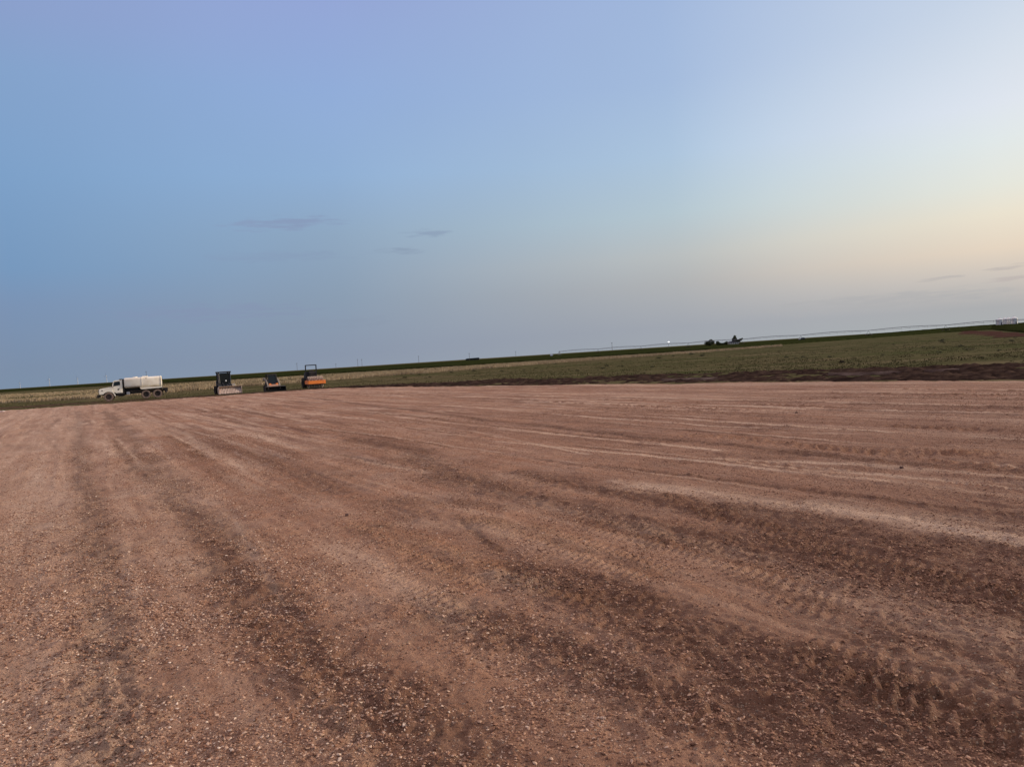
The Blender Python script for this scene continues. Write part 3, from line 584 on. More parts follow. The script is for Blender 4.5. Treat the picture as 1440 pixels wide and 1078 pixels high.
# ------------------------------------------------------------------ mesh builder for built things
class MB:
    def __init__(s): s.v = []; s.f = []
    def add(s, vs, fs, M_=None):
        k = len(s.v); s.v += [tuple((M_ @ Vector(p)) if M_ else p) for p in vs]; s.f += [tuple(i+k for i in f) for f in fs]; return s
    def box(s, x0, x1, y0, y1, z0, z1, ch=0.):
        if ch:                                       # chamfered all round
            vs = []; fs = []
            import bmesh
            bm = bmesh.new(); bmesh.ops.create_cube(bm, size=1)
            for v in bm.verts: v.co = Vector(((x0+x1)/2 + v.co.x*(x1-x0), (y0+y1)/2 + v.co.y*(y1-y0), (z0+z1)/2 + v.co.z*(z1-z0)))
            bmesh.ops.bevel(bm, geom=bm.edges[:], offset=ch, segments=2, affect='EDGES', profile=.5)
            bm.verts.ensure_lookup_table(); bm.verts.index_update()
            vs = [tuple(v.co) for v in bm.verts]; fs = [[v.index for v in f.verts] for f in bm.faces]; bm.free(); return s.add(vs, fs)
        vs = [(x, y, z) for x in (x0, x1) for y in (y0, y1) for z in (z0, z1)]
        return s.add(vs, [(0,1,3,2),(4,6,7,5),(0,4,5,1),(2,3,7,6),(0,2,6,4),(1,5,7,3)])
    def prism(s, prof, y0, y1):                      # profile in x,z extruded along y
        n = len(prof); vs = [(a, y0, b) for a, b in prof] + [(a, y1, b) for a, b in prof]
        return s.add(vs, [tuple(range(n))[::-1], tuple(range(n, 2*n))] + [(i, (i+1) % n, n+(i+1) % n, n+i) for i in range(n)])
    def xprism(s, prof, x0, x1):                     # profile in y,z extruded along x
        n = len(prof); vs = [(x0, a, b) for a, b in prof] + [(x1, a, b) for a, b in prof]
        return s.add(vs, [tuple(range(n)), tuple(range(n, 2*n))[::-1]] + [(i, n+i, n+(i+1) % n, (i+1) % n) for i in range(n)])
    def tube(s, p0, p1, r, n=12, r1=None):
        p0, p1 = Vector(p0), Vector(p1); r1 = r if r1 is None else r1; q = (p1-p0).to_track_quat('Z', 'Y').to_matrix()
        vs = [tuple(p0 + q @ Vector((math.cos(2*math.pi*i/n)*r, math.sin(2*math.pi*i/n)*r, 0))) for i in range(n)]
        vs += [tuple(p1 + q @ Vector((math.cos(2*math.pi*i/n)*r1, math.sin(2*math.pi*i/n)*r1, 0))) for i in range(n)]
        return s.add(vs, [tuple(range(n))[::-1], tuple(range(n, 2*n))] + [(i, (i+1) % n, n+(i+1) % n, n+i) for i in range(n)])
    def bar(s, p0, p1, w_, h_):                      # square bar
        p0, p1 = Vector(p0), Vector(p1); q = (p1-p0).to_track_quat('Z', 'Y').to_matrix(); c = [(-1,-1),(1,-1),(1,1),(-1,1)]
        vs = [tuple(p + q @ Vector((a*w_/2, b*h_/2, 0))) for p in (p0, p1) for a, b in c]
        return s.add(vs, [(3,2,1,0),(4,5,6,7)] + [(i, (i+1) % 4, 4+(i+1) % 4, 4+i) for i in range(4)])
    def lathe(s, prof, c=(0,0,0), axis='y', n=32):   # profile (r, t) round an axis
        vs = []; m = len(prof)
        for i in range(n):
            a = 2*math.pi*i/n
            for r, t in prof:
                p = (r*math.cos(a), t, r*math.sin(a)) if axis == 'y' else (r*math.cos(a), r*math.sin(a), t)
                vs.append((p[0]+c[0], p[1]+c[1], p[2]+c[2]))
        fs = [(i*m+j, ((i+1) % n)*m+j, ((i+1) % n)*m+j+1, i*m+j+1) for i in range(n) for j in range(m-1)]
        return s.add(vs, fs)
    def build(s, name, material, parent=None, smooth=False, label=None):
        import bmesh
        me = bpy.data.meshes.new(name); me.from_pydata(s.v, [], s.f); bm = bmesh.new(); bm.from_mesh(me)
        bmesh.ops.recalc_face_normals(bm, faces=bm.faces); bm.to_mesh(me); bm.free(); me.materials.append(material)
        if smooth:
            me.polygons.foreach_set('use_smooth', [True]*len(me.polygons)); me.set_sharp_from_angle(angle=R(40))
        o = bpy.data.objects.new(name, me); col.objects.link(o); o.parent = parent
        if label: o['label'] = label
        return o
def empty(name, loc, rz, label, cat, group=None):
    o = bpy.data.objects.new(name, None); col.objects.link(o); o.location = loc; o.rotation_euler = (0, 0, rz); o.empty_display_size = .3
    return tag(o, label, cat, group)
def kids(o): return [c for c in bpy.data.objects if c.parent is o]
def copy_tree(o, parent=None):
    c = o.copy(); col.objects.link(c); c.parent = parent
    for ch in kids(o): copy_tree(ch, c)
    return c

M_WHITE = mat('dusty_cream_paint', (.88, .82, .68), .6, (.76, .66, .50), 1.6, .002, 20, detail=6, lo=.45, hi=.75)
M_CAB = mat('cream_cab_paint', (.90, .84, .70), .55, (.80, .71, .54), 1.4, detail=6, lo=.5, hi=.8)
M_BLACK = mat('black_dusty_steel', (.012, .010, .009), .8, (.035, .024, .019), 4, .002, 20, lo=.5, hi=.8)
M_NAVY = mat('dark_painted_steel', (.008, .011, .016), .6, (.022, .020, .021), 3, lo=.45, hi=.8)
M_TYRE = mat('dusty_tyre_rubber', (.16, .11, .085), .95, (.27, .19, .145), 5, .006, 16, lo=.35, hi=.7)
M_TYREB = mat('dark_tyre_rubber', (.020, .017, .016), .95, (.045, .034, .030), 5, .006, 16)
M_RIM = mat('dusty_steel_rim', (.045, .028, .022), .8, (.085, .055, .042), 9, lo=.4, hi=.7)
M_GLASS = mat('dark_glass', (.010, .013, .014), .15, spec=.25)
M_CHROME = mat('worn_bright_metal', (.55, .55, .56), .35, (.35, .33, .32), 6, metal=.8)
M_ORANGE = mat('orange_paint', (.95, .25, .035), .5, (.75, .22, .06), 3, lo=.45, hi=.8)
M_PALES = mat('dust_caked_steel', (.66, .53, .42), .85, (.40, .28, .21), 3.2, .006, 12, detail=7, lo=.38, hi=.72)
M_GREYARM = mat('dusty_grey_paint', (.30, .27, .22), .7, (.18, .14, .11), 4)
M_LAMP = mat('lamp_lens', (.75, .75, .72), .2, spec=.8)
M_GALV = mat('galvanised_sheet', (.82, .83, .80), .36, (.68, .69, .66), 1, metal=.3)

def wheel(parent, c, r, wd, tyre=M_TYRE, rim=M_RIM, lugs=0, n=36, rimr=.56):
    m = MB(); h = wd/2; R1 = r - (r*.06 if lugs else 0)
    prof = [(r*rimr, -h*.80), (r*.80, -h), (R1*.95, -h*.92), (R1, -h*.70), (R1, h*.70), (R1*.95, h*.92), (r*.80, h), (r*rimr, h*.80), (r*rimr, -h*.80)]
    m.lathe(prof, c, 'y', n)
    for i in range(lugs or 30):
        a = 2*math.pi*i/(lugs or 30); L_ = r*.07 if lugs else r*.02; 
        for s_ in (-1, 1):
            a2 = a + (math.pi/(lugs or 30) if s_ > 0 else 0)
            ca, sa = math.cos(a2), math.sin(a2); rr = R1 + L_*.5 - .004
            vs = []
            for (dr, t, yy) in [(dr, t, yy) for dr in (-L_*.5, L_*.5) for t in (-.35, .35) for yy in ((.02*s_), (h*.88*s_))]:
                sk = .5*abs(yy)/h*(2*math.pi/(lugs or 30))
                aa = a2 + t*(math.pi/(lugs or 30)) + sk
                vs.append((c[0] + (rr+dr)*math.cos(aa), c[1] + yy, c[2] + (rr+dr)*math.sin(aa)))
            m.add(vs, [(0,1,3,2),(4,6,7,5),(0,4,5,1),(2,3,7,6),(0,2,6,4),(1,5,7,3)])
    o = m.build('wheel', tyre, parent, smooth=True)
    k = MB(); k.lathe([(.001, h*.30), (r*.2, h*.34), (r*.22, h*.55), (r*.30, h*.55), (r*.32, h*.22), (r*(rimr-.06), h*.30), (r*(rimr-.02), h*.84), (r*(rimr+.02), h*.86)], c, 'y', n)
    k.lathe([(.001, -h*.30), (r*.2, -h*.34), (r*.22, -h*.55), (r*.30, -h*.55), (r*.32, -h*.22), (r*(rimr-.06), -h*.30), (r*(rimr-.02), -h*.84), (r*(rimr+.02), -h*.86)], c, 'y', n)
    for i in range(8):
        a = 2*math.pi*i/8; q = r*.26
        k.tube((c[0]+q*math.cos(a), c[1]-h*.62, c[2]+q*math.sin(a)), (c[0]+q*math.cos(a), c[1]+h*.62, c[2]+q*math.sin(a)), r*.03, 6)
    k.build('rim', rim, o, smooth=True)
    return o
def place(px, py, zz=GZ+.03): q = P(px, py, zz); return (q[0], q[1], zz)

# ------------------------------------------------------------------ water truck (local x = forward, y = its left side)
def water_truck():
    loc0 = P(190, 561.2, GZ + .02); head = R(180 + 24)
    t = empty('water_truck', (0, 0, 0), head, 'dusty cream three axle water tank truck parked at the far left edge of the pad', 'truck')
    X0 = 4.0                                            # front bumper
    def fx(d): return X0 - d
    WR = .53
    for s_ in (1, -1):
        wheel(t, (fx(1.18), s_*1.02, WR), WR, .30, rimr=.60)
        for d in (5.32, 6.62):
            wheel(t, (fx(d), s_*.98, WR), WR, .46, rimr=.60)
    m = MB(); 
    for s_ in (1, -1): m.box(fx(7.3), fx(.35), s_*.42-.05, s_*.42+.05, .72, .98)
    for d in (1.18, 5.32, 6.62): m.tube((fx(d), -.85, WR), (fx(d), .85, WR), .08)
    m.box(fx(6.9), fx(5.0), -.40, .40, .70, .86); m.box(fx(3.1), fx(.7), -.36, .36, .60, 1.05)
    for d in (3.6, 4.6, 7.2): m.box(fx(d)-.06, fx(d)+.06, -.42, .42, .74, .96)
    m.build('chassis', M_BLACK, t)
    # cab
    cz0, cz1 = .93, 2.52; prof = [(fx(1.62), 1.72), (fx(1.78), cz1-.16), (fx(1.92), cz1-.02), (fx(2.72), cz1), (fx(2.76), cz1-.10), (fx(2.76), cz0), (fx(2.0), cz0), (fx(1.66), 1.15)]
    m = MB(); m.prism(prof, -.98, .98); cab = m.build('cab', M_CAB, t)
    for v in cab.data.vertices:
        if v.co.z > 2.2: v.co.y *= .93
    # windows, sitting proud on the cab sides
    for s_ in (1, -1):
        y_ = lambda z_: s_*(.98*(1 - .07*max(0, (z_-1.76)/.62)) + .012)
        w4 = [(fx(1.80), 1.78), (fx(1.88), 2.33), (fx(2.50), 2.37), (fx(2.54), 1.92)]
        m = MB(); m.add([(a, y_(b), b) for a, b in w4] + [(a, y_(b)-s_*.03, b) for a, b in w4], [(0,1,2,3),(7,6,5,4),(0,4,5,1),(1,5,6,2),(2,6,7,3),(3,7,4,0)])
        dm = MB(); dp = [(fx(1.76), 1.20), (fx(1.76), 1.70), (fx(2.60), 1.70), (fx(2.60), .99), (fx(2.02), .99)]
        dm.prism(dp, s_*.982, s_*1.0); door = dm.build('door', M_CAB, t)
        wn = m.build('window', M_GLASS, t)
        MB().box(fx(2.52), fx(2.38), s_*1.0, s_*1.03, 1.46, 1.50).build('handle', M_BLACK, door)
        e_ = MB(); e_.prism([(fx(2.30)+.11*math.cos(a*math.pi/4), 1.36+.10*math.sin(a*math.pi/4)) for a in range(8)], s_*1.001, s_*1.006)
        e_.build('door_emblem', M_BLACK, door)
    m = MB(); yw = .86; m.add([(fx(1.60), -yw, 1.78), (fx(1.60), yw, 1.78), (fx(1.755), yw*.94, 2.34), (fx(1.755), -yw*.94, 2.34), (fx(1.64), -yw, 1.78), (fx(1.64), yw, 1.78), (fx(1.80), yw*.94, 2.34), (fx(1.80), -yw*.94, 2.34)],
          [(0,1,2,3),(7,6,5,4),(0,4,5,1),(1,5,6,2),(2,6,7,3),(3,7,4,0)]); m.build('windshield', M_GLASS, t)
    # hood sloping to the grille, flared fenders
    m = MB(); m.prism([(fx(.18), 1.02), (fx(.16), 1.46), (fx(.30), 1.56), (fx(1.0), 1.68), (fx(1.64), 1.76), (fx(1.64), 1.02)], -.72, .72); m.build('hood', M_CAB, t, smooth=False)
    for s_ in (1, -1):
        m = MB(); arc = [(fx(1.18) + .64*math.cos(a), WR + .62*math.sin(a)) for a in [R(v) for v in range(-8, 160, 14)]]
        top = [(fx(.20), .98), (fx(.18), 1.30), (fx(.45), 1.44), (fx(1.0), 1.50), (fx(1.62), 1.52), (fx(1.72), 1.10), (fx(2.0), .52), (fx(1.92), .50)]
        # left x increases forward; arc runs front to back
        prof = top + [q for q in arc[::-1]]
        prof = [(fx(.20), .88), (fx(.17), 1.28), (fx(.42), 1.42), (fx(1.0), 1.50), (fx(1.60), 1.52), (fx(1.70), 1.15), (fx(1.98), .62), (fx(1.88), .56)] + [(fx(1.18) + .66*math.cos(a), WR + .64*math.sin(a)) for a in [R(v) for v in (168, 150, 132, 114, 96, 78, 60, 42, 32)]]
        m.prism(prof, s_*.70, s_*1.08); m.build('fender', M_CAB, t)
        MB().box(fx(.36), fx(.14), s_*.80, s_*1.02, 1.06, 1.26, .02).build('headlight', M_GLASS, t)
        MB().box(fx(.62), fx(.44), s_*1.081, s_*1.092, 1.30, 1.38).build('side_lamp', M_BLACK, t)
        k = MB(); k.bar((fx(1.80), s_*.98, 2.15), (fx(1.62), s_*1.24, 2.15), .03, .03); k.bar((fx(1.80), s_*.98, 1.75), (fx(1.62), s_*1.24, 1.75), .03, .03); k.box(fx(1.66), fx(1.58), s_*1.16, s_*1.32, 1.72, 2.20)
        k.build('mirror', M_BLACK, t)
        k = MB(); k.tube((fx(2.95), s_*.82, .78), (fx(2.05), s_*.82, .78), .20, 20); k.box(fx(2.8), fx(2.2), s_*.80, s_*1.04, .50, .56); k.build('fuel_tank', M_BLACK, t, smooth=True)
        k = MB(); k.box(fx(3.52), fx(3.16), s_*.60, s_*.96, .66, .98, .02); k.build('tool_box', M_CHROME if s_ > 0 else M_BLACK, t)
        k = MB(); k.box(fx(7.26), fx(7.22), s_*.70, s_*1.16, .25, .95); k.build('mud_flap', M_BLACK, t)
    m = MB(); m.box(fx(.15), fx(.09), -.55, .55, .96, 1.46); 
    g_ = m.build('grille', M_BLACK, t); k = MB()
    for i in range(7): k.box(fx(.088), fx(.07), -.53, .53, 1.0+i*.065, 1.02+i*.065)
    k.build('grille_bar', M_CHROME, g_)
    MB().box(fx(.16), fx(-.06), -1.12, 1.12, .50, .86, .03).build('bumper', M_BLACK, t)
    MB().box(fx(2.72), fx(2.40), -.34, .34, cz1, cz1+.12, .03).build('roof_vent', M_BLACK, t)
    k = MB(); 
    for s_ in (1, -1): k.tube((fx(2.86), s_*.82, .9), (fx(2.86), s_*.82, 2.62), .075, 14); k.tube((fx(2.86), s_*.82, 1.3), (fx(2.86), s_*.82, 2.2), .11, 14)
    k.box(fx(2.94), fx(2.80), -.9, .9, .95, 2.45); k.build('exhaust_stack', M_BLACK, t, smooth=False)
    # tank: rounded section with weld ribs
    zc, hz, hy = 2.085, .635, 1.16
    def sect(hy_, hz_, n=48, pw=.36):
        return [(hy_*math.copysign(abs(math.cos(a))**pw, math.cos(a)), zc + hz_*math.copysign(abs(math.sin(a))**pw, math.sin(a))) for a in [2*math.pi*i/n for i in range(n)]]
    m = MB(); xs = [(fx(2.98), .90), (fx(3.02), .975), (fx(3.10), 1.), (fx(7.05), 1.), (fx(7.14), .975), (fx(7.19), .90)]; vs = []; n = 48
    for xx, k_ in xs: vs += [(xx, a*1.0 if k_ == 1 else a*k_, zc + (b-zc)*k_) for a, b in sect(hy, hz)]
    fs = [tuple(range(n)), tuple(range((len(xs)-1)*n, len(xs)*n))[::-1]] + [(j*n+i, j*n+(i+1) % n, (j+1)*n+(i+1) % n, (j+1)*n+i) for j in range(len(xs)-1) for i in range(n)]
    m.add(vs, fs); tank = m.build('water_tank', M_WHITE, t, smooth=True)
    for d in (4.95, 7.12): MB().xprism(sect(hy+.03, hz+.03), fx(d)-.035, fx(d)+.035).build('weld_rib', M_WHITE, tank)
    m = MB(); m.box(fx(5.62), fx(5.02), -.42, .42, zc+hz-.02, zc+hz+.10, .03); m.tube((fx(4.2), 0, zc+hz-.02), (fx(4.2), 0, zc+hz+.08), .26, 20); m.build('hatch', M_WHITE, tank)
    m = MB(); m.prism([(fx(5.62), 2.48), (fx(5.50), 2.56), (fx(5.32), 2.55), (fx(5.48), 2.46)], hy-.06, hy-.02); m.build('tank_fitting', M_BLACK, tank)
    # pale skirt over the tandem
    for s_ in (1, -1):
        m = MB(); m.prism([(fx(4.72), 1.32), (fx(4.92), 1.18), (fx(7.20), 1.25), (fx(7.20), 1.42), (fx(4.72), 1.46)], s_*.86, s_*1.18); m.build('tank_skirt', M_WHITE, t)
    m = MB(); m.box(fx(7.2), fx(3.0), -.5, .5, 1.0, 1.44); m.build('tank_cradle', M_BLACK, t)
    m = MB(); m.tube((fx(7.55), -1.0, .78), (fx(7.55), 1.0, .78), .06); m.tube((fx(7.2), -.3, .95), (fx(7.55), -.3, .78), .07); m.tube((fx(7.2), .5, .95), (fx(7.60), .5, .86), .07)
    for y_ in (-.95, -.5, 0, .5, .95): m.lathe([(.001, .62), (.14, .66), (.10, .78), (.001, .80)], (fx(7.62), y_, 0), 'z', 14)
    m.build('spray_bar', M_BLACK, t, smooth=True)
    m = MB(); m.box(fx(7.85), fx(7.30), .45, .95, .82, 1.20, .04); m.tube((fx(7.6), .70, 1.0), (fx(7.6), 1.12, 1.0), .16, 16); m.build('pump', M_BLACK, t)
    m = MB()
    for y_ in (-.2, .2): m.bar((fx(7.26), y_, .8), (fx(7.24), y_, 2.6), .04, .04)
    for i in range(6): m.bar((fx(7.25), -.2, 1.0+i*.28), (fx(7.25), .2, 1.0+i*.28), .03, .03)
    m.build('ladder', M_BLACK, t)
    t.location = (loc0[0], loc0[1], GZ + .04)
    return t
water_truck()

# ------------------------------------------------------------------ wheel loader, bucket towards us
def wheel_loader():
    q = P(322, 554.0, GZ); t = empty('wheel_loader', (0, 0, 0), R(-56), 'dark loader with tall glazed cab and wide dust caked pale bucket, beside the water truck', 'loader')
    for s_ in (1, -1):
        wheel(t, (.9, s_*.80, .52), .52, .36, M_TYREB, M_BLACK, lugs=20); wheel(t, (-1.0, s_*.80, .52), .52, .36, M_TYREB, M_BLACK, lugs=20)
    m = MB(); m.box(.15, 1.35, -.42, .42, .42, .92, .03); m.box(-1.7, .05, -.42, .42, .46, .98, .03); m.tube((.1, 0, .4), (.1, 0, .95), .14); m.build('chassis', M_NAVY, t)
    m = MB(); m.prism([(-1.95, .75), (-1.95, 1.40), (-1.75, 1.62), (-.75, 1.72), (-.75, .85)], -.55, .55); m.build('engine_hood', M_NAVY, t)
    # cab: posts, roof, glass
    m = MB(); zb, zt = 1.02, 2.62
    for (xa, ya, xb, yb) in ((.42, .62, .34, .66), (.42, -.62, .34, -.66), (-.72, .62, -.66, .66), (-.72, -.62, -.66, -.66)): m.bar((xa, ya, zb), (xb, yb, zt), .12, .12)
    m.box(-.80, .48, -.68, .68, .90, 1.24, .03); m.bar((.38, -.66, 1.9), (.38, .66, 1.9), .02, .02)
    cab = m.build('cab', M_NAVY, t)
    MB().prism([(-.86, zt-.02), (.50, zt-.02), (.60, zt+.06), (.52, zt+.14), (-.78, zt+.14), (-.90, zt+.06)], -.76, .76).build('roof', M_NAVY, cab)
    for s_ in (1, -1):
        m = MB(); m.box(-.62, .30, s_*.635, s_*.645, 1.27, 2.56); m.build('window', M_GLASS, cab)
        MB().bar((.36, s_*.71, 1.3), (.30, s_*.73, 2.5), .035, .05).build('grab_rail', M_CHROME, cab)
    MB().box(.385, .395, -.54, .54, 1.27, 2.56).build('windshield', M_GLASS, cab)
    MB().box(-.70, -.69, -.56, .56, 1.27, 2.5).build('rear_window', M_GLASS, cab)
    m = MB(); m.box(-.35, .1, -.22, .22, 1.25, 1.45, .03); m.box(-.42, -.3, -.22, .22, 1.4, 2.0, .03); m.build('seat', M_BLACK, cab)
    for s_ in (1, -1):
        m = MB(); m.lathe([(.001, .0), (.09, .0), (.10, .04), (.08, .12), (.001, .13)], (0, 0, 0), 'z', 16)
        if s_ > 0: o = m.build('headlight', M_LAMP, t); o.rotation_euler = (0, R(90), 0); o.location = (.50, s_*.10, 1.60)
        m = MB(); arc = [(.9 + .68*math.cos(R(a)), .52 + .68*math.sin(R(a))) for a in range(20, 170, 15)] + [(.9 + .62*math.cos(R(a)), .52 + .62*math.sin(R(a))) for a in range(155, 10, -15)]
        m.prism(arc, s_*.60, s_*1.0); m.build('fender', M_NAVY if s_ < 0 else M_GREYARM, t)
        m = MB(); m.prism([(.50, 1.28), (.62, 1.42), (1.5, 1.05), (2.15, .55), (2.15, .38), (1.95, .34), (1.35, .82)], s_*.30, s_*.42); m.build('lift_arm', M_NAVY, t)
        m = MB(); m.tube((.7, s_*.36, .78), (1.35, s_*.36, .85), .05); m.build('hydraulic_cylinder', M_BLACK, t)
    m = MB(); m.prism([(1.2, 1.0), (1.3, 1.16), (1.9, 1.10), (2.2, .86), (2.1, .78), (1.8, .96)], -.10, .10); m.build('tilt_link', M_NAVY, t)
    # bucket: curved shell, open towards the front
    BW = 1.30; inn = []; out = []
    for i in range(13):
        a = R(95 + (270-95)*i/12); inn.append((2.62 + .40*math.cos(a), .46 + .40*math.sin(a))); 
    inn = [(2.86, .93)] + inn + [(3.02, .045)]
    out = [(x_ - (.035 if 0 < i < 14 else 0), z_ + (.03 if i < 7 else -.035)) for i, (x_, z_) in enumerate(inn)]
    m = MB(); prof = inn + out[::-1]; n = len(inn)
    vs = [(a, -BW, b) for a, b in inn] + [(a, BW, b) for a, b in inn] + [(a, -BW, b) for a, b in out] + [(a, BW, b) for a, b in out]
    fs = [(i, i+1, n+i+1, n+i) for i in range(n-1)] + [(2*n+i, 3*n+i, 3*n+i+1, 2*n+i+1) for i in range(n-1)] + [(0, n, 3*n, 2*n), (n-1, 3*n-1, 4*n-1, 2*n-1)]
    fs += [(i, 2*n+i, 2*n+i+1, i+1) for i in range(n-1)] + [(n+i, n+i+1, 3*n+i+1, 3*n+i) for i in range(n-1)]
    m.add(vs, fs)
    for s_ in (1, -1): m.prism(inn, s_*BW, s_*(BW+.03))
    # load of pale dirt heaped inside the bucket
    b_ = m.build('bucket', M_PALES, t)
    k = MB(); nx, ny = 10, 40; vs = []
    for i in range(nx+1):
        for j in range(ny+1):
            f = i/nx; yy = -BW+.02 + (2*BW-.04)*j/ny; zz = .06 + .76*(1-f)**.8 + .05*math.sin(j*1.3+i)*.5 + .04*random.random(); vs.append((2.36 + .60*f, yy, max(.05, zz if 0 < i else .84)))
    k.add(vs, [(i*(ny+1)+j, (i+1)*(ny+1)+j, (i+1)*(ny+1)+j+1, i*(ny+1)+j+1) for i in range(nx) for j in range(ny)])
    k.build('bucket_load', mat('pale_dry_dirt', (.55, .43, .36), .95, (.40, .29, .23), 4, .02, 14), b_)
    MB().box(2.96, 3.12, -BW, BW, .02, .05).build('cutting_edge', M_BLACK, b_)
    MB().box(2.10, 2.28, -.44, .44, .30, .72, .02).build('coupler', M_BLACK, t)
    f = Vector((math.cos(R(-56)), math.sin(R(-56)), 0)); p = Vector((q[0], q[1], 0)) - f*2.2
    t.location = (p.x + .05, p.y, GZ + .03)
    return t
wheel_loader()

# ------------------------------------------------------------------ skid steer
def skid_steer():
    ang = R(-58); q = P(387, 550.6, GZ); t = empty('skid_steer', (0, 0, 0), ang, 'small black caged skid steer with wide black bucket, between tall loader and orange roller', 'skid steer')
    for s_ in (1, -1):
        for xx in (.45, -.50): wheel(t, (xx, s_*.66, .40), .40, .28, M_TYREB, M_BLACK, lugs=18)
    for s_ in (1, -1): MB().box(.70, .96, s_*.40-.12, s_*.40+.12, .46, .96, .03).build('front_panel', M_ORANGE, t)
    MB().prism([(-.95, .28), (-1.0, 1.15), (-.85, 1.35), (-.45, 1.40), (-.35, .95), (.80, .85), (.88, .50), (.80, .28)], -.50, .50).build('body', M_NAVY, t)
    m = MB()
    for s_ in (1, -1):
        m.bar((.72, s_*.52, .85), (.36, s_*.48, 1.98), .11, .11); m.bar((-.45, s_*.50, 1.3), (-.40, s_*.48, 1.98), .11, .11)
        m.bar((.36, s_*.48, 1.98), (-.42, s_*.48, 1.98), .1, .1)
        for i in range(6): m.bar((.58-.04*i, s_*.50, 1.15+.13*i), (-.44, s_*.50, 1.15+.13*i), .02, .05)
    m.bar((.36, -.50, 1.98), (.36, .50, 1.98), .1, .1); m.prism([(-.48, 1.98), (.44, 1.98), (.40, 2.08), (-.44, 2.08)], -.56, .56)
    cab = m.build('cab', M_BLACK, t)
    MB().add([(.70, -.46, .9), (.70, .46, .9), (.39, .43, 1.93), (.39, -.43, 1.93), (.68, -.46, .9), (.68, .46, .9), (.37, .43, 1.93), (.37, -.43, 1.93)], [(0,1,2,3),(7,6,5,4),(0,4,5,1),(1,5,6,2),(2,6,7,3),(3,7,4,0)]).build('front_door', M_GLASS, cab)
    m = MB(); m.box(-.3, .1, -.24, .24, .98, 1.12, .02); m.box(-.38, -.26, -.24, .24, 1.1, 1.6, .02); m.build('seat', M_BLACK, cab)
    for s_ in (1, -1):
        m = MB(); m.prism([(-.98, 1.30), (-.92, 1.62), (-.70, 1.70), (.40, 1.42), (.92, .98), (1.22, .42), (1.16, .30), (1.04, .34), (.78, .84), (.30, 1.22), (-.70, 1.42)], s_*.62, s_*.76); m.build('lift_arm', M_GREYARM, t)
        m = MB(); m.tube((-.75, s_*.60, .9), (-.1, s_*.60, 1.38), .05); m.build('hydraulic_cylinder', M_CHROME, t)
        MB().box(.36, .44, s_*.34-.05, s_*.34+.05, 1.80, 1.88).build('headlight', M_GLASS, t)
    m = MB(); m.tube((.92, -.62, .72), (.92, .62, .72), .09, 14); m.prism([(.80, .60), (.86, .86), (1.0, .80), (1.10, .42), (1.0, .40)], -.56, .56)
    m.build('cross_member', mat('faded_orange_paint', (.46, .20, .11), .7, (.38, .27, .21), 3), t)
    BW = 1.17; inn = [(1.78, .56), (1.30, .60), (1.18, .50), (1.14, .30), (1.20, .10), (1.30, .05), (1.92, .05)]; n = len(inn); out = [(a-.03, b+(.03 if i < 3 else -.02)) for i, (a, b) in enumerate(inn)]
    m = MB(); vs = [(a, -BW, b) for a, b in inn] + [(a, BW, b) for a, b in inn] + [(a, -BW, b) for a, b in out] + [(a, BW, b) for a, b in out]
    fs = [(i, i+1, n+i+1, n+i) for i in range(n-1)] + [(2*n+i, 3*n+i, 3*n+i+1, 2*n+i+1) for i in range(n-1)] + [(0, n, 3*n, 2*n), (n-1, 3*n-1, 4*n-1, 2*n-1)]
    m.add(vs, fs)
    for s_ in (1, -1): m.prism(inn, s_*BW, s_*(BW+.025))
    b_ = m.build('bucket', M_BLACK, t); MB().box(1.84, 1.98, -BW, BW, .02, .045).build('cutting_edge', M_BLACK, b_)
    f = Vector((math.cos(ang), math.sin(ang), 0)); p = Vector((q[0], q[1], 0)) - f*1.4; t.location = (p.x, p.y, GZ + .03); return t
skid_steer()

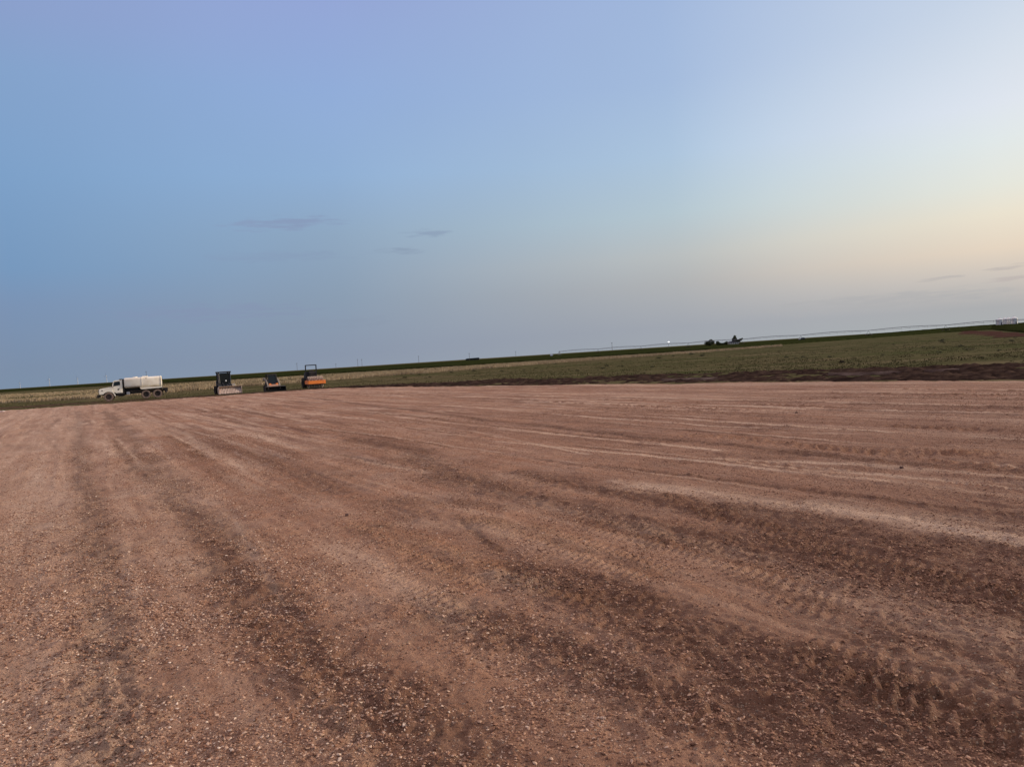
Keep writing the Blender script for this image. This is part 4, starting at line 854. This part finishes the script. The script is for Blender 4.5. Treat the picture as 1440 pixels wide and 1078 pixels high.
# ------------------------------------------------------------------ single-drum padfoot roller
def roller():
    ang = R(-64); q = P(444, 545.4, GZ); t = empty('soil_roller', (0, 0, 0), ang, 'orange framed padfoot drum roller with open black roll bar, rightmost of the parked machines', 'roller')
    for s_ in (1, -1): wheel(t, (-1.75, s_*.84, .66), .66, .56, M_TYREB, M_BLACK, lugs=22)
    m = MB(); DR, DW = .60, .93; m.lathe([(.001, -DW), (DR-.03, -DW), (DR, -DW+.03), (DR, DW-.03), (DR-.03, DW), (.001, DW)], (1.0, 0, .72), 'y', 40); drum = m.build('drum', mat('muddy_drum_steel', (.10, .055, .04), .9, (.20, .12, .09), 4), t, smooth=True)
    m = MB()
    for k in range(9):
        yy = -DW + .10 + k*(2*DW-.2)/8
        for i in range(14):
            a = 2*math.pi*(i + .5*(k % 2))/14; e1 = Vector((math.cos(a), 0, math.sin(a))); e2 = Vector((-math.sin(a), 0, math.cos(a))); c = Vector((1.0, yy, .72)); vs = []
            for rr, hw in ((DR-.01, .080), (DR+.13, .050)):
                for sy, st in ((-1,-1),(1,-1),(1,1),(-1,1)): vs.append(tuple(c + e1*rr + e2*(st*hw) + Vector((0, sy*hw*.85, 0))))
            m.add(vs, [(3,2,1,0),(4,5,6,7),(0,1,5,4),(1,2,6,5),(2,3,7,6),(3,0,4,7)])
    m.build('pad_foot', M_PALES, drum)
    m = MB(); z0, z1 = .50, .92
    for s_ in (1, -1): m.box(.05, 1.92, s_*1.0, s_*1.10, z0, z1)
    m.box(1.80, 1.95, -1.0, 1.0, z0, z1, .02); m.box(.02, .18, -1.0, 1.0, z0, z1+.05); m.build('drum_frame', M_ORANGE, t)
    MB().box(1.86, 1.90, -.98, .98, .40, .49).build('scraper', M_BLACK, t)
    m = MB(); m.box(-.35, .05, -.28, .28, .5, .95); m.tube((-.35, 0, .5), (-.35, 0, 1.1), .14); m.box(-2.4, -.4, -.45, .45, .55, 1.12, .03); m.build('chassis', M_BLACK, t)
    m = MB(); m.box(-1.35, -.30, -.80, .80, 1.10, 1.22, .02); m.build('operator_platform', M_NAVY, t)
    m = MB(); m.prism([(-2.75, .80), (-2.80, 1.50), (-2.55, 1.86), (-1.50, 2.05), (-1.45, 1.0)], -.66, .66); m.build('engine_hood', M_NAVY, t)
    m = MB(); m.box(-1.15, -.75, -.28, .28, 1.35, 1.58, .03); m.box(-1.25, -1.10, -.28, .28, 1.5, 2.22, .03); m.box(-1.1, -.8, -.1, .1, 1.2, 1.4); m.build('seat', M_BLACK, t)
    m = MB(); m.prism([(-.62, 1.2), (-.30, 1.2), (-.32, 1.9), (-.42, 2.05), (-.60, 1.95)], -.42, .42); m.build('console', M_BLACK, t)
    m = MB(); m.lathe([(.20, 0), (.215, .015), (.20, .03), (.185, .015), (.20, 0)], (-.62, 0, 2.06), 'z', 24); m.tube((-.50, 0, 1.9), (-.62, 0, 2.07), .025); m.build('steering_wheel', M_BLACK, t, smooth=True)
    m = MB(); W_ = .66
    for s_ in (1, -1): m.bar((-1.32, s_*W_, 1.1), (-1.20, s_*W_, 2.86), .12, .12)
    m.bar((-1.20, -W_-.06, 2.86), (-1.20, W_+.06, 2.86), .11, .12); m.build('roll_bar', M_NAVY, t)
    for s_ in (1, -1): MB().bar((-.32, s_*.78, 1.2), (-.32, s_*.78, 1.85), .035, .035).bar((-.32, s_*.78, 1.85), (-1.25, s_*.78, 1.85), .035, .035).build('hand_rail', M_BLACK, t)
    for s_ in (1, -1): MB().box(-.29, -.24, s_*.34-.07, s_*.34+.07, 1.72, 1.84).build('headlight', M_GLASS, t)
    f = Vector((math.cos(ang), math.sin(ang), 0)); p = Vector((q[0], q[1], 0)) - f*1.0; t.location = (p.x, p.y, GZ + .03); return t
roller()

# ------------------------------------------------------------------ centre-pivot irrigator
def pivot():
    t = empty('pivot_irrigator', (0, 0, 0), 0, 'long wheeled irrigation line of arched truss spans and towers crossing the green field', 'irrigation machine')
    x1, y1 = at_depth(1330, 540); dx, dy = -37.6, 38.6; n = 10; PM = mat('galvanised_pipe', (.20, .21, .23), .6, spec=.3); pts = [(x1 - 2.0*dx*1 + i*dx, y1 - 2.0*dy + i*dy) for i in range(n)]
    TZ = 4.3
    for i, (xa, ya) in enumerate(pts):
        g0 = float(ground_h(np.array([xa]), np.array([ya]))[0])
        if i == n-1: break
        m = MB(); e = Vector((dx, dy, 0)).normalized()
        m.bar((xa - e.x*2, ya - e.y*2, g0+.5), (xa, ya, g0+TZ), .14, .14); m.bar((xa + e.x*2, ya + e.y*2, g0+.5), (xa, ya, g0+TZ), .14, .14)
        m.bar((xa - e.x*2.2, ya - e.y*2.2, g0+.5), (xa + e.x*2.2, ya + e.y*2.2, g0+.5), .16, .2); m.box(xa-.4, xa+.4, ya-.4, ya+.4, g0+.6, g0+1.1)
        o = m.build('drive_tower', M_BLACK, t)
        for s_ in (-1, 1):
            k = MB(); k.lathe([(.3, -.18), (.66, -.2), (.72, -.1), (.72, .1), (.66, .2), (.3, .18), (.3, -.18)], (0, 0, 0), 'y', 20); w_ = k.build('wheel', M_TYREB, o)
            w_.location = (xa + e.x*2.2*s_, ya + e.y*2.2*s_, g0+.72); w_.rotation_euler = (0, 0, math.atan2(e.y, e.x) + math.pi/2)
    for i in range(n-1):
        (xa, ya), (xb, yb) = pts[i], pts[i+1]; ga = float(ground_h(np.array([xa]), np.array([ya]))[0]); gb = float(ground_h(np.array([xb]), np.array([yb]))[0])
        m = MB(); K = 9; top = []; bot = [[], []]; e = Vector((dx, dy, 0)).normalized(); nn = Vector((-e.y, e.x, 0))
        for k in range(K+1):
            f = k/K; s = math.sin(math.pi*f); b_ = Vector((xa + (xb-xa)*f, ya + (yb-ya)*f, TZ + ga*(1-f) + gb*f)); top.append(b_ + Vector((0, 0, .85*s)))
            for q, sg in ((0, -1), (1, 1)): bot[q].append(b_ + nn*sg*.9*(1 if 0 < k < K else 0) + Vector((0, 0, .85*s - 1.15*s**.5)))
        for k in range(K):
            m.tube(top[k], top[k+1], .17, 8)
            for q in (0, 1):
                m.tube(bot[q][k], bot[q][k+1], .06, 5)
                if k: m.tube(top[k], bot[q][k], .04, 5)
                if k: m.tube(bot[q][k], top[min(k+1, K)], .025, 4)
            if k: m.tube(bot[0][k], bot[1][k], .03, 4); m.tube(top[k], top[k] + Vector((.0, .0, -2.6)), .025, 4)
        m.build('pipe_span', PM, t)
    xa, ya = pts[-1]; m = MB()
    for sx in (-1, 1):
        for sy in (-1, 1): m.bar((xa + sx*1.8, ya + sy*1.8, GZ), (xa + sx*.3, ya + sy*.3, TZ+.4), .16, .16)
    m.tube((xa, ya, GZ), (xa, ya, TZ+.5), .2); m.build('pivot_point', PM, t)
    q = at_depth(775.5, 790); c = empty('control_shed', (q[0], q[1], GZ), 0, 'tiny white box at the left end of the irrigation line', 'shed')
    MW = mat('white_sheet_metal', (.75, .76, .78), .5); MB().box(-1.3, 1.3, -1, 1, 0, 2.0, .04).build('cabinet', MW, c); MB().prism([(-1.4, 2.0), (0, 2.35), (1.4, 2.0)], -1.1, 1.1).build('roof', MW, c)
pivot()

# ------------------------------------------------------------------ grain bins
def bin_(px, dpt, r, h, label, bright):
    q = at_depth(px, dpt); g0 = float(ground_h(np.array([q[0]]), np.array([q[1]]))[0])
    t = empty('grain_bin', (q[0], q[1], g0-.1), 0, label, 'grain bin', 'grain bins at the right edge of the horizon')
    m = MB(); prof = []
    for i in range(int(h/.28)+1): z_ = i*.28; prof.append((r + (.03 if i % 2 else 0), z_))
    m.lathe(prof, (0, 0, 0), 'z', 48); m.build('wall', M_GALV, t, smooth=True)
    m = MB(); zt = prof[-1][1]; m.lathe([(r+.12, zt-.05), (r*.18, zt + r*.50), (r*.18, zt + r*.50+.25), (.001, zt + r*.50 + .32)], (0, 0, 0), 'z', 48); m.build('roof', M_GALV, t, smooth=True)
    MB().box(-.5, .5, -r-.08, -r+.1, .3, 2.3).build('door', mat('bin_door', (.10, .10, .11), .6), t)
    m = MB(); 
    for s_ in (-.22, .22): m.bar((r*.5+s_, -r*.87-.12, 0), (r*.5+s_, -r*.87-.12, zt), .05, .05)
    for i in range(12): m.bar((r*.5-.22, -r*.87-.12, .4+i*zt/13), (r*.5+.22, -r*.87-.12, .4+i*zt/13), .04, .04)
    m.build('ladder', M_GALV, t); return t
bin_(1405.6, 600, 2.5, 4.9, 'leftmost and darkest of the four silver grain bins', 0)
bin_(1412.6, 622, 2.4, 4.9, 'second silver grain bin from the left, partly behind its neighbours', 0)
bin_(1418.4, 606, 2.3, 4.9, 'third silver grain bin from the left, narrow in the row', 0)
bin_(1426.0, 598, 2.6, 5.3, 'rightmost and brightest of the four silver grain bins', 0)

# ------------------------------------------------------------------ trees, shrubs
M_BARK = mat('bark', (.05, .035, .025), .95)
def leaf_mat(name, c1, c2): return mat(name, c1, .8, c2, 1.5, spec=.1)
LEAF = leaf_mat('dark_foliage', (.022, .030, .014), (.050, .060, .026))
def tree(px, dpt, lobes, label, n=1500, trunk=1.2, name='tree', cat='tree', group='trees round the distant farmhouse', leaf=.22, mt=None, z0=None):
    q = at_depth(px, dpt) if z0 is None else z0[:2]; g0 = float(ground_h(np.array([q[0]]), np.array([q[1]]))[0])
    t = empty(name, (q[0], q[1], g0), 0, label, cat, group); rr = random.Random(int(px*7))
    m = MB(); ztop = max(l_[2] for l_ in lobes)
    m.tube((0, 0, -.1), (0, 0, trunk), .05*ztop, 8, .035*ztop)
    for (lx, ly, lz, rx, rz) in lobes: m.tube((0, 0, trunk*.9), (lx, ly, lz), .025*ztop, 6, .008*ztop)
    m.build('trunk', M_BARK, t)
    if group: lobes = [(a*1.1, b, c*1.12, d*1.12, e*1.15) for a, b, c, d, e in lobes]
    m = MB(); tot = sum(l_[3]**2*l_[4] for l_ in lobes)
    for (lx, ly, lz, rx, rz) in lobes:
        for _ in range(int(n*rx*rx*rz/tot)):
            while True:
                a, b, c = (rr.uniform(-1, 1) for _ in range(3)); d = a*a+b*b+c*c
                if d < 1 and (d > .25 or rr.random() < .4): break
            k = 1 + .22*math.sin(5*a+lx)*math.cos(4*c+lz) ; p = Vector((lx + a*rx*k, ly + b*rx*k, max(.12, lz + c*rz*k))); s = leaf*rr.uniform(.6, 1.4)
            u_ = Vector((rr.gauss(0, 1), rr.gauss(0, 1), rr.gauss(0, 1))).normalized(); v_ = u_.orthogonal().normalized()
            m.add([tuple(p - u_*s), tuple(p + v_*s*.6), tuple(p + u_*s), tuple(p - v_*s*.6)], [(0, 1, 2, 3)])
    m.build('crown', mt or LEAF, t); return t
tree(997.5, 700, [(-1.9,0,2.6,2.3,1.9),(1.2,0,3.2,2.9,2.3),(3.0,0,3.0,1.8,2.0),(-.3,0,2.0,3.2,1.5)], 'wide round dark tree standing alone left of the distant farmhouse', 2600, leaf=.35)
tree(1009, 705, [(0,0,2.2,1.6,1.8),(.9,0,1.5,1.8,1.3)], 'small dark rounded tree at the left end of the low bushes', 1200, leaf=.3)
tree(1015.5, 705, [(-1.5,0,1.1,2.6,1.1),(1.6,0,1.1,2.4,1.0)], 'low dark hedge like bush in the middle of the bushes', 1500, trunk=.5, leaf=.3, name='bush', cat='bush')
tree(1021.5, 705, [(0,0,1.6,1.9,1.5),(1.2,0,1.2,1.5,1.1)], 'dark bush touching the left wall of the farmhouse', 1200, trunk=.5, leaf=.3, name='bush', cat='bush')
tree(1033.4, 718, [(0,0,4.2,2.2,2.2),(.2,0,6.4,1.3,1.6),(-.6,0,3.0,2.0,1.6)], 'tallest dark pointed tree, rising behind the farmhouse roof', 2600, leaf=.35)
tree(1039.8, 712, [(-1.0,0,3.0,1.5,1.3),(1.0,0,3.9,1.3,.9),(2.4,0,4.5,.9,.6)], 'ragged dark tree leaning right beside the farmhouse', 1500, leaf=.32)
# farmhouse
def farmhouse():
    q = at_depth(1031.5, 700); g0 = GZ; t = empty('farmhouse', (q[0], q[1], g0), R(4), 'small pale farmhouse half hidden by dark trees on the horizon', 'house')
    MW = mat('pale_siding', (.50, .49, .42), .8, (.40, .38, .33), 1.); MR = mat('grey_roof', (.09, .085, .10), .7)
    w_ = MB().box(-4.6, 4.6, -3, 3, 0, 2.3).build('wall', MW, t); MB().prism([(-5.0, 2.28), (-4.6, 2.5), (-2.8, 3.6), (-.6, 2.9), (4.6, 2.7), (5.0, 2.28)], -3.4, 3.4).build('roof', MR, t)
    for xx in (-3.4, -1.2, 2.8): MB().box(xx-.4, xx+.4, -3.03, -2.98, 1.0, 1.9).build('window', M_GLASS, t)
    MB().box(.5, 1.4, -3.04, -2.98, 0, 2.0).build('door', MR, t)
farmhouse()
# low long shed
def shed():
    q = at_depth(664.5, 1150); t = empty('farm_shed', (q[0], q[1], GZ), 0, 'long low dark shed on the horizon above the green field', 'shed')
    MD = mat('dark_shed_sheet', (.020, .026, .020), .8); MB().box(-10.5, 10.5, -4, 4, 0, 2.6).build('wall', MD, t); MB().prism([(-11.2, 2.55), (-8.5, 3.5), (9.6, 3.9), (11.2, 2.6)], -4.4, 4.4).build('roof', MD, t)
    for i in range(4): MB().box(-8+i*5, -5+i*5, -4.05, -3.98, 0, 2.2).build('door', M_BLACK, t)
shed()
# distant car
def car():
    q = at_depth(1127.5, 560); t = empty('parked_car', (q[0], q[1], .42), 0, 'dark car with a pale front end, tiny on the far edge of the green field', 'car')
    t.location.z = GZ + .9
    MD = mat('dark_car_paint', (.02, .02, .022), .35); MWt = mat('pale_car_paint', (.6, .6, .58), .4)
    MB().prism([(-1.1, .35), (-1.0, .95), (-.6, 1.05), (-.3, 1.62), (1.6, 1.62), (2.1, 1.1), (2.3, 1.0), (2.3, .35)], -.88, .88).build('body', MD, t)
    MB().prism([(-2.2, .35), (-2.15, .85), (-1.0, 1.0), (-1.08, .35)], -.87, .87).build('hood', MWt, t)
    for s_ in (-1, 1): MB().prism([(-.45, 1.08), (-.22, 1.55), (1.5, 1.55), (1.85, 1.12)], s_*.885, s_*.895).build('window', M_GLASS, t)
    for xx in (-1.4, 1.5):
        for s_ in (-1, 1): MB().tube((xx, s_*.70, .34), (xx, s_*.90, .34), .34, 18).build('wheel', M_TYREB, t)
    return t
car()
# shrub on the weedy ground near the turned soil
sx = P(1184, 511.2, GZ)
SHR = leaf_mat('dry_dark_shrub', (.018, .014, .008), (.035, .028, .015))
tree(1184, 60, [(0,0,.16,.20,.16),(.14,0,.10,.16,.10),(-.10,.03,.10,.14,.10)], 'small dark shrub alone in the weeds above the turned soil', 700, trunk=.08, name='shrub', cat='shrub', group=None, leaf=.035, mt=SHR, z0=(sx[0], sx[1], 0))
g = random.Random(4)
DKW = leaf_mat('dark_weed_leaf', (.03, .032, .014), (.055, .055, .026))
for i in range(70):
    px = g.uniform(560, 1430); hy = 547-.0639*px; py = hy + g.uniform(16, 38)*(.62 + .38*(px-560)/870)
    p = P(px, py, GZ); s = g.uniform(.5, 1.3)*math.hypot(*p)/110
    p2 = tree(px, 60, [(0,0,.14*s,.26*s,.15*s),(.2*s,0,.09*s,.2*s,.1*s)], None, 130, trunk=.05, name='weed_clump', cat=None, group=None, leaf=.05*s, mt=DKW, z0=(p[0], p[1], 0))
    tag(p2, 'low dark weed clump on the olive grass beyond the turned soil', 'weed', 'dark weed clumps scattered over the olive grass')

# ------------------------------------------------------------------ poles, lamp, turbines
M_POLE = mat('weathered_pole_wood', (.10, .085, .07), .9)
def pole(px, dpt, h, label):
    q = at_depth(px, dpt); t = empty('utility_pole', (q[0], q[1], GZ), 0, label, 'utility pole', 'utility poles along the horizon')
    MB().tube((0, 0, 0), (0, 0, h), .24, 10, .17).build('post', M_POLE, t)
    m = MB(); m.box(-1.2, 1.2, -.08, .08, h-1.0, h-.8); 
    for xx in (-1.1, -.4, .4, 1.1): m.tube((xx, 0, h-.8), (xx, 0, h-.55), .06, 6)
    m.build('crossarm', M_POLE, t)
for a in ((206.3, 900, 13, 'thin pole seen just above the truck tank'), (418, 1100, 13, 'thin pole just left of the orange roller on the horizon'),
          (472.5, 1150, 9, 'short faint pole just right of the orange roller'), (503.3, 1150, 13.5, 'left pole of the close pair above the green field'),
          (509.2, 1150, 13, 'right pole of the close pair above the green field'), (589, 1150, 12.5, 'single pole midway between the close pair and the low shed'),
          (660.3, 1100, 11.5, 'pole rising behind the long low shed'), (725.5, 1200, 10.5, 'faint pole between the low shed and the irrigation line'),
          (861, 950, 12, 'pole rising among the left irrigation spans')): pole(*a)
def yard_lamp():
    q = at_depth(940.3, 700); t = empty('yard_lamp', (q[0], q[1], GZ), 0, 'lit white yard lamp on a pole above the irrigation line', 'street lamp')
    MB().tube((0, 0, 0), (0, 0, 6.4), .12, 10, .08).build('post', M_POLE, t)
    MB().bar((0, 0, 6.3), (0, -.9, 6.5), .08, .08).build('arm', M_POLE, t)
    m = bpy.data.materials.new('lamp_glow'); m.use_nodes = True; b = m.node_tree.nodes['Principled BSDF']; b.inputs['Emission Color'].default_value = (1, .98, .95, 1); b.inputs['Emission Strength'].default_value = 4
    MB().lathe([(.001, 6.20), (.45, 6.25), (.62, 6.55), (.45, 6.8), (.001, 6.85)], (0, -.9, 0), 'z', 20).build('lamp_head', m, t, smooth=True)
yard_lamp()
M_TURB = mat('white_turbine', (.42, .48, .55), .5)
def turbine(px, dpt, rot, label, yaw):
    q = at_depth(px, dpt); t = empty('wind_turbine', (q[0], q[1], 0), yaw, label, 'wind turbine', 'wind turbines on the far left horizon')
    MB().tube((0, 0, 0), (0, 0, 80), 4.4, 20, 2.4).build('tower', M_TURB, t, smooth=True)
    MB().box(-2.6, 2.6, -6, 6, 78.5, 84, .5).build('nacelle', M_TURB, t)
    hub = MB().lathe([(.001, -8.6), (2.2, -7.6), (2.6, -6.1), (.001, -6.1)], (0, 0, 81.2), 'y', 16).build('hub', M_TURB, t)
    for i in range(3):
        a = rot + i*2*math.pi/3; m = MB(); d = Vector((math.sin(a), 0, math.cos(a))); w_ = Vector((math.cos(a), 0, -math.sin(a))); c = Vector((0, -7.2, 81.2)); prev = None; vs = []; L_ = 46
        secs = ((0, 1.2, 1.2), (6, 2.4, .9), (14, 2.1, .6), (30, 1.3, .4), (45, .5, .2))
        for l_, ww, th in secs: vs += [tuple(c + d*l_ + w_*ww), tuple(c + d*l_ + Vector((0, th, 0))), tuple(c + d*l_ - w_*ww*.6), tuple(c + d*l_ - Vector((0, th, 0)))]
        fs = [(0,1,2,3), tuple(range(len(vs)-4, len(vs)))[::-1]] + [(4*j+k, 4*j+(k+1) % 4, 4*j+4+(k+1) % 4, 4*j+4+k) for j in range(len(secs)-1) for k in range(4)]
        m.add(vs, fs).build('blade', M_TURB, hub)
turbine(28.5, 11500, .3, 'leftmost tiny white wind turbine, blades tilted', R(-30))
turbine(70, 8600, 0., 'second wind turbine from the left, upright and brightest', R(-20))
turbine(109.5, 9500, -.5, 'third wind turbine from the left, between the bright one and the truck', R(-30))
turbine(150.3, 8800, .1, 'wind turbine standing right above the truck hood', R(-25))

# ------------------------------------------------------------------ small things at the pad edge
q = P(-2, 579.3); sb = MB(); sb.prism([(-.50, 0), (-.46, .10), (.40, .13), (.52, .06), (.50, 0)], -.35, .35)
o = sb.build('concrete_slab', mat('pale_concrete', (.62, .50, .46), .9, (.50, .40, .36), 4, .01, 20)); o.location = (q[0], q[1], -.02); o.rotation_euler = (0, 0, R(20))
tag(o, 'pale flat slab lying at the far left edge of the pad', 'slab')
def lump(name, px, py, s, label, material, cat='rock', zz=0):
    q = P(px, py); V, F_ = icos(); g = np.random.default_rng(int(px)); import bmesh
    bm = bmesh.new(); vs = [bm.verts.new(tuple(v)) for v in V]; [bm.faces.new([vs[i] for i in f]) for f in F_]
    bmesh.ops.subdivide_edges(bm, edges=bm.edges[:], cuts=2, use_grid_fill=True)
    for v in bm.verts:
        v.co.normalize(); c = v.co; k = 1 + .22*math.sin(4*c.x+px)*math.cos(5*c.y) + .12*math.sin(9*c.z+7*c.x); v.co = Vector((c.x*k*s[0], c.y*k*s[1], c.z*k*s[2]))
    me = bpy.data.meshes.new(name); bm.to_mesh(me); bm.free(); me.materials.append(material); o = bpy.data.objects.new(name, me); col.objects.link(o)
    m = masks(np.array([q[0]]), np.array([q[1]])); z, _ = pad_h(np.array([q[0]]), np.array([q[1]]), m)
    o.location = (q[0], q[1], float(z[0]) + s[2]*.4); o.rotation_euler = (0, 0, px); return tag(o, label, cat)
CLOD = mat('dark_clod', (.14, .075, .055), .95, (.09, .05, .04), 20, .01, 60); RK = mat('pale_stone', (.46, .33, .24), .95, (.34, .23, .17), 40, .003, 150)
lump('soil_clod', 1120, 580, (.05, .04, .03), 'dark clod alone on the graded strip below the weed shrub', CLOD, 'clod')
lump('soil_clod', 1268, 658, (.035, .03, .022), 'small dark clod just below the dark rut on the right', CLOD, 'clod')
lump('soil_clod', 488, 726, (.035, .03, .025), 'small dark clod at the top of the thin rut left of centre', CLOD, 'clod')
lump('rock', 341, 803, (.03, .026, .02), 'pale yellowish stone beside the second wheel rut on the left', RK)
lump('rock', 1153, 930, (.028, .02, .014), 'pale stone in the right foreground beside the cleat prints', RK)
lump('rock', 848, 1010, (.02, .015, .010), 'pale flat stone in the bottom centre foreground', RK)
lump('rock', 1040, 1012, (.012, .012, .010), 'small white stone at the bottom right foreground', RK)
lump('rock', 97, 985, (.026, .018, .014), 'tan oblong stone in the bottom left gravel', RK)
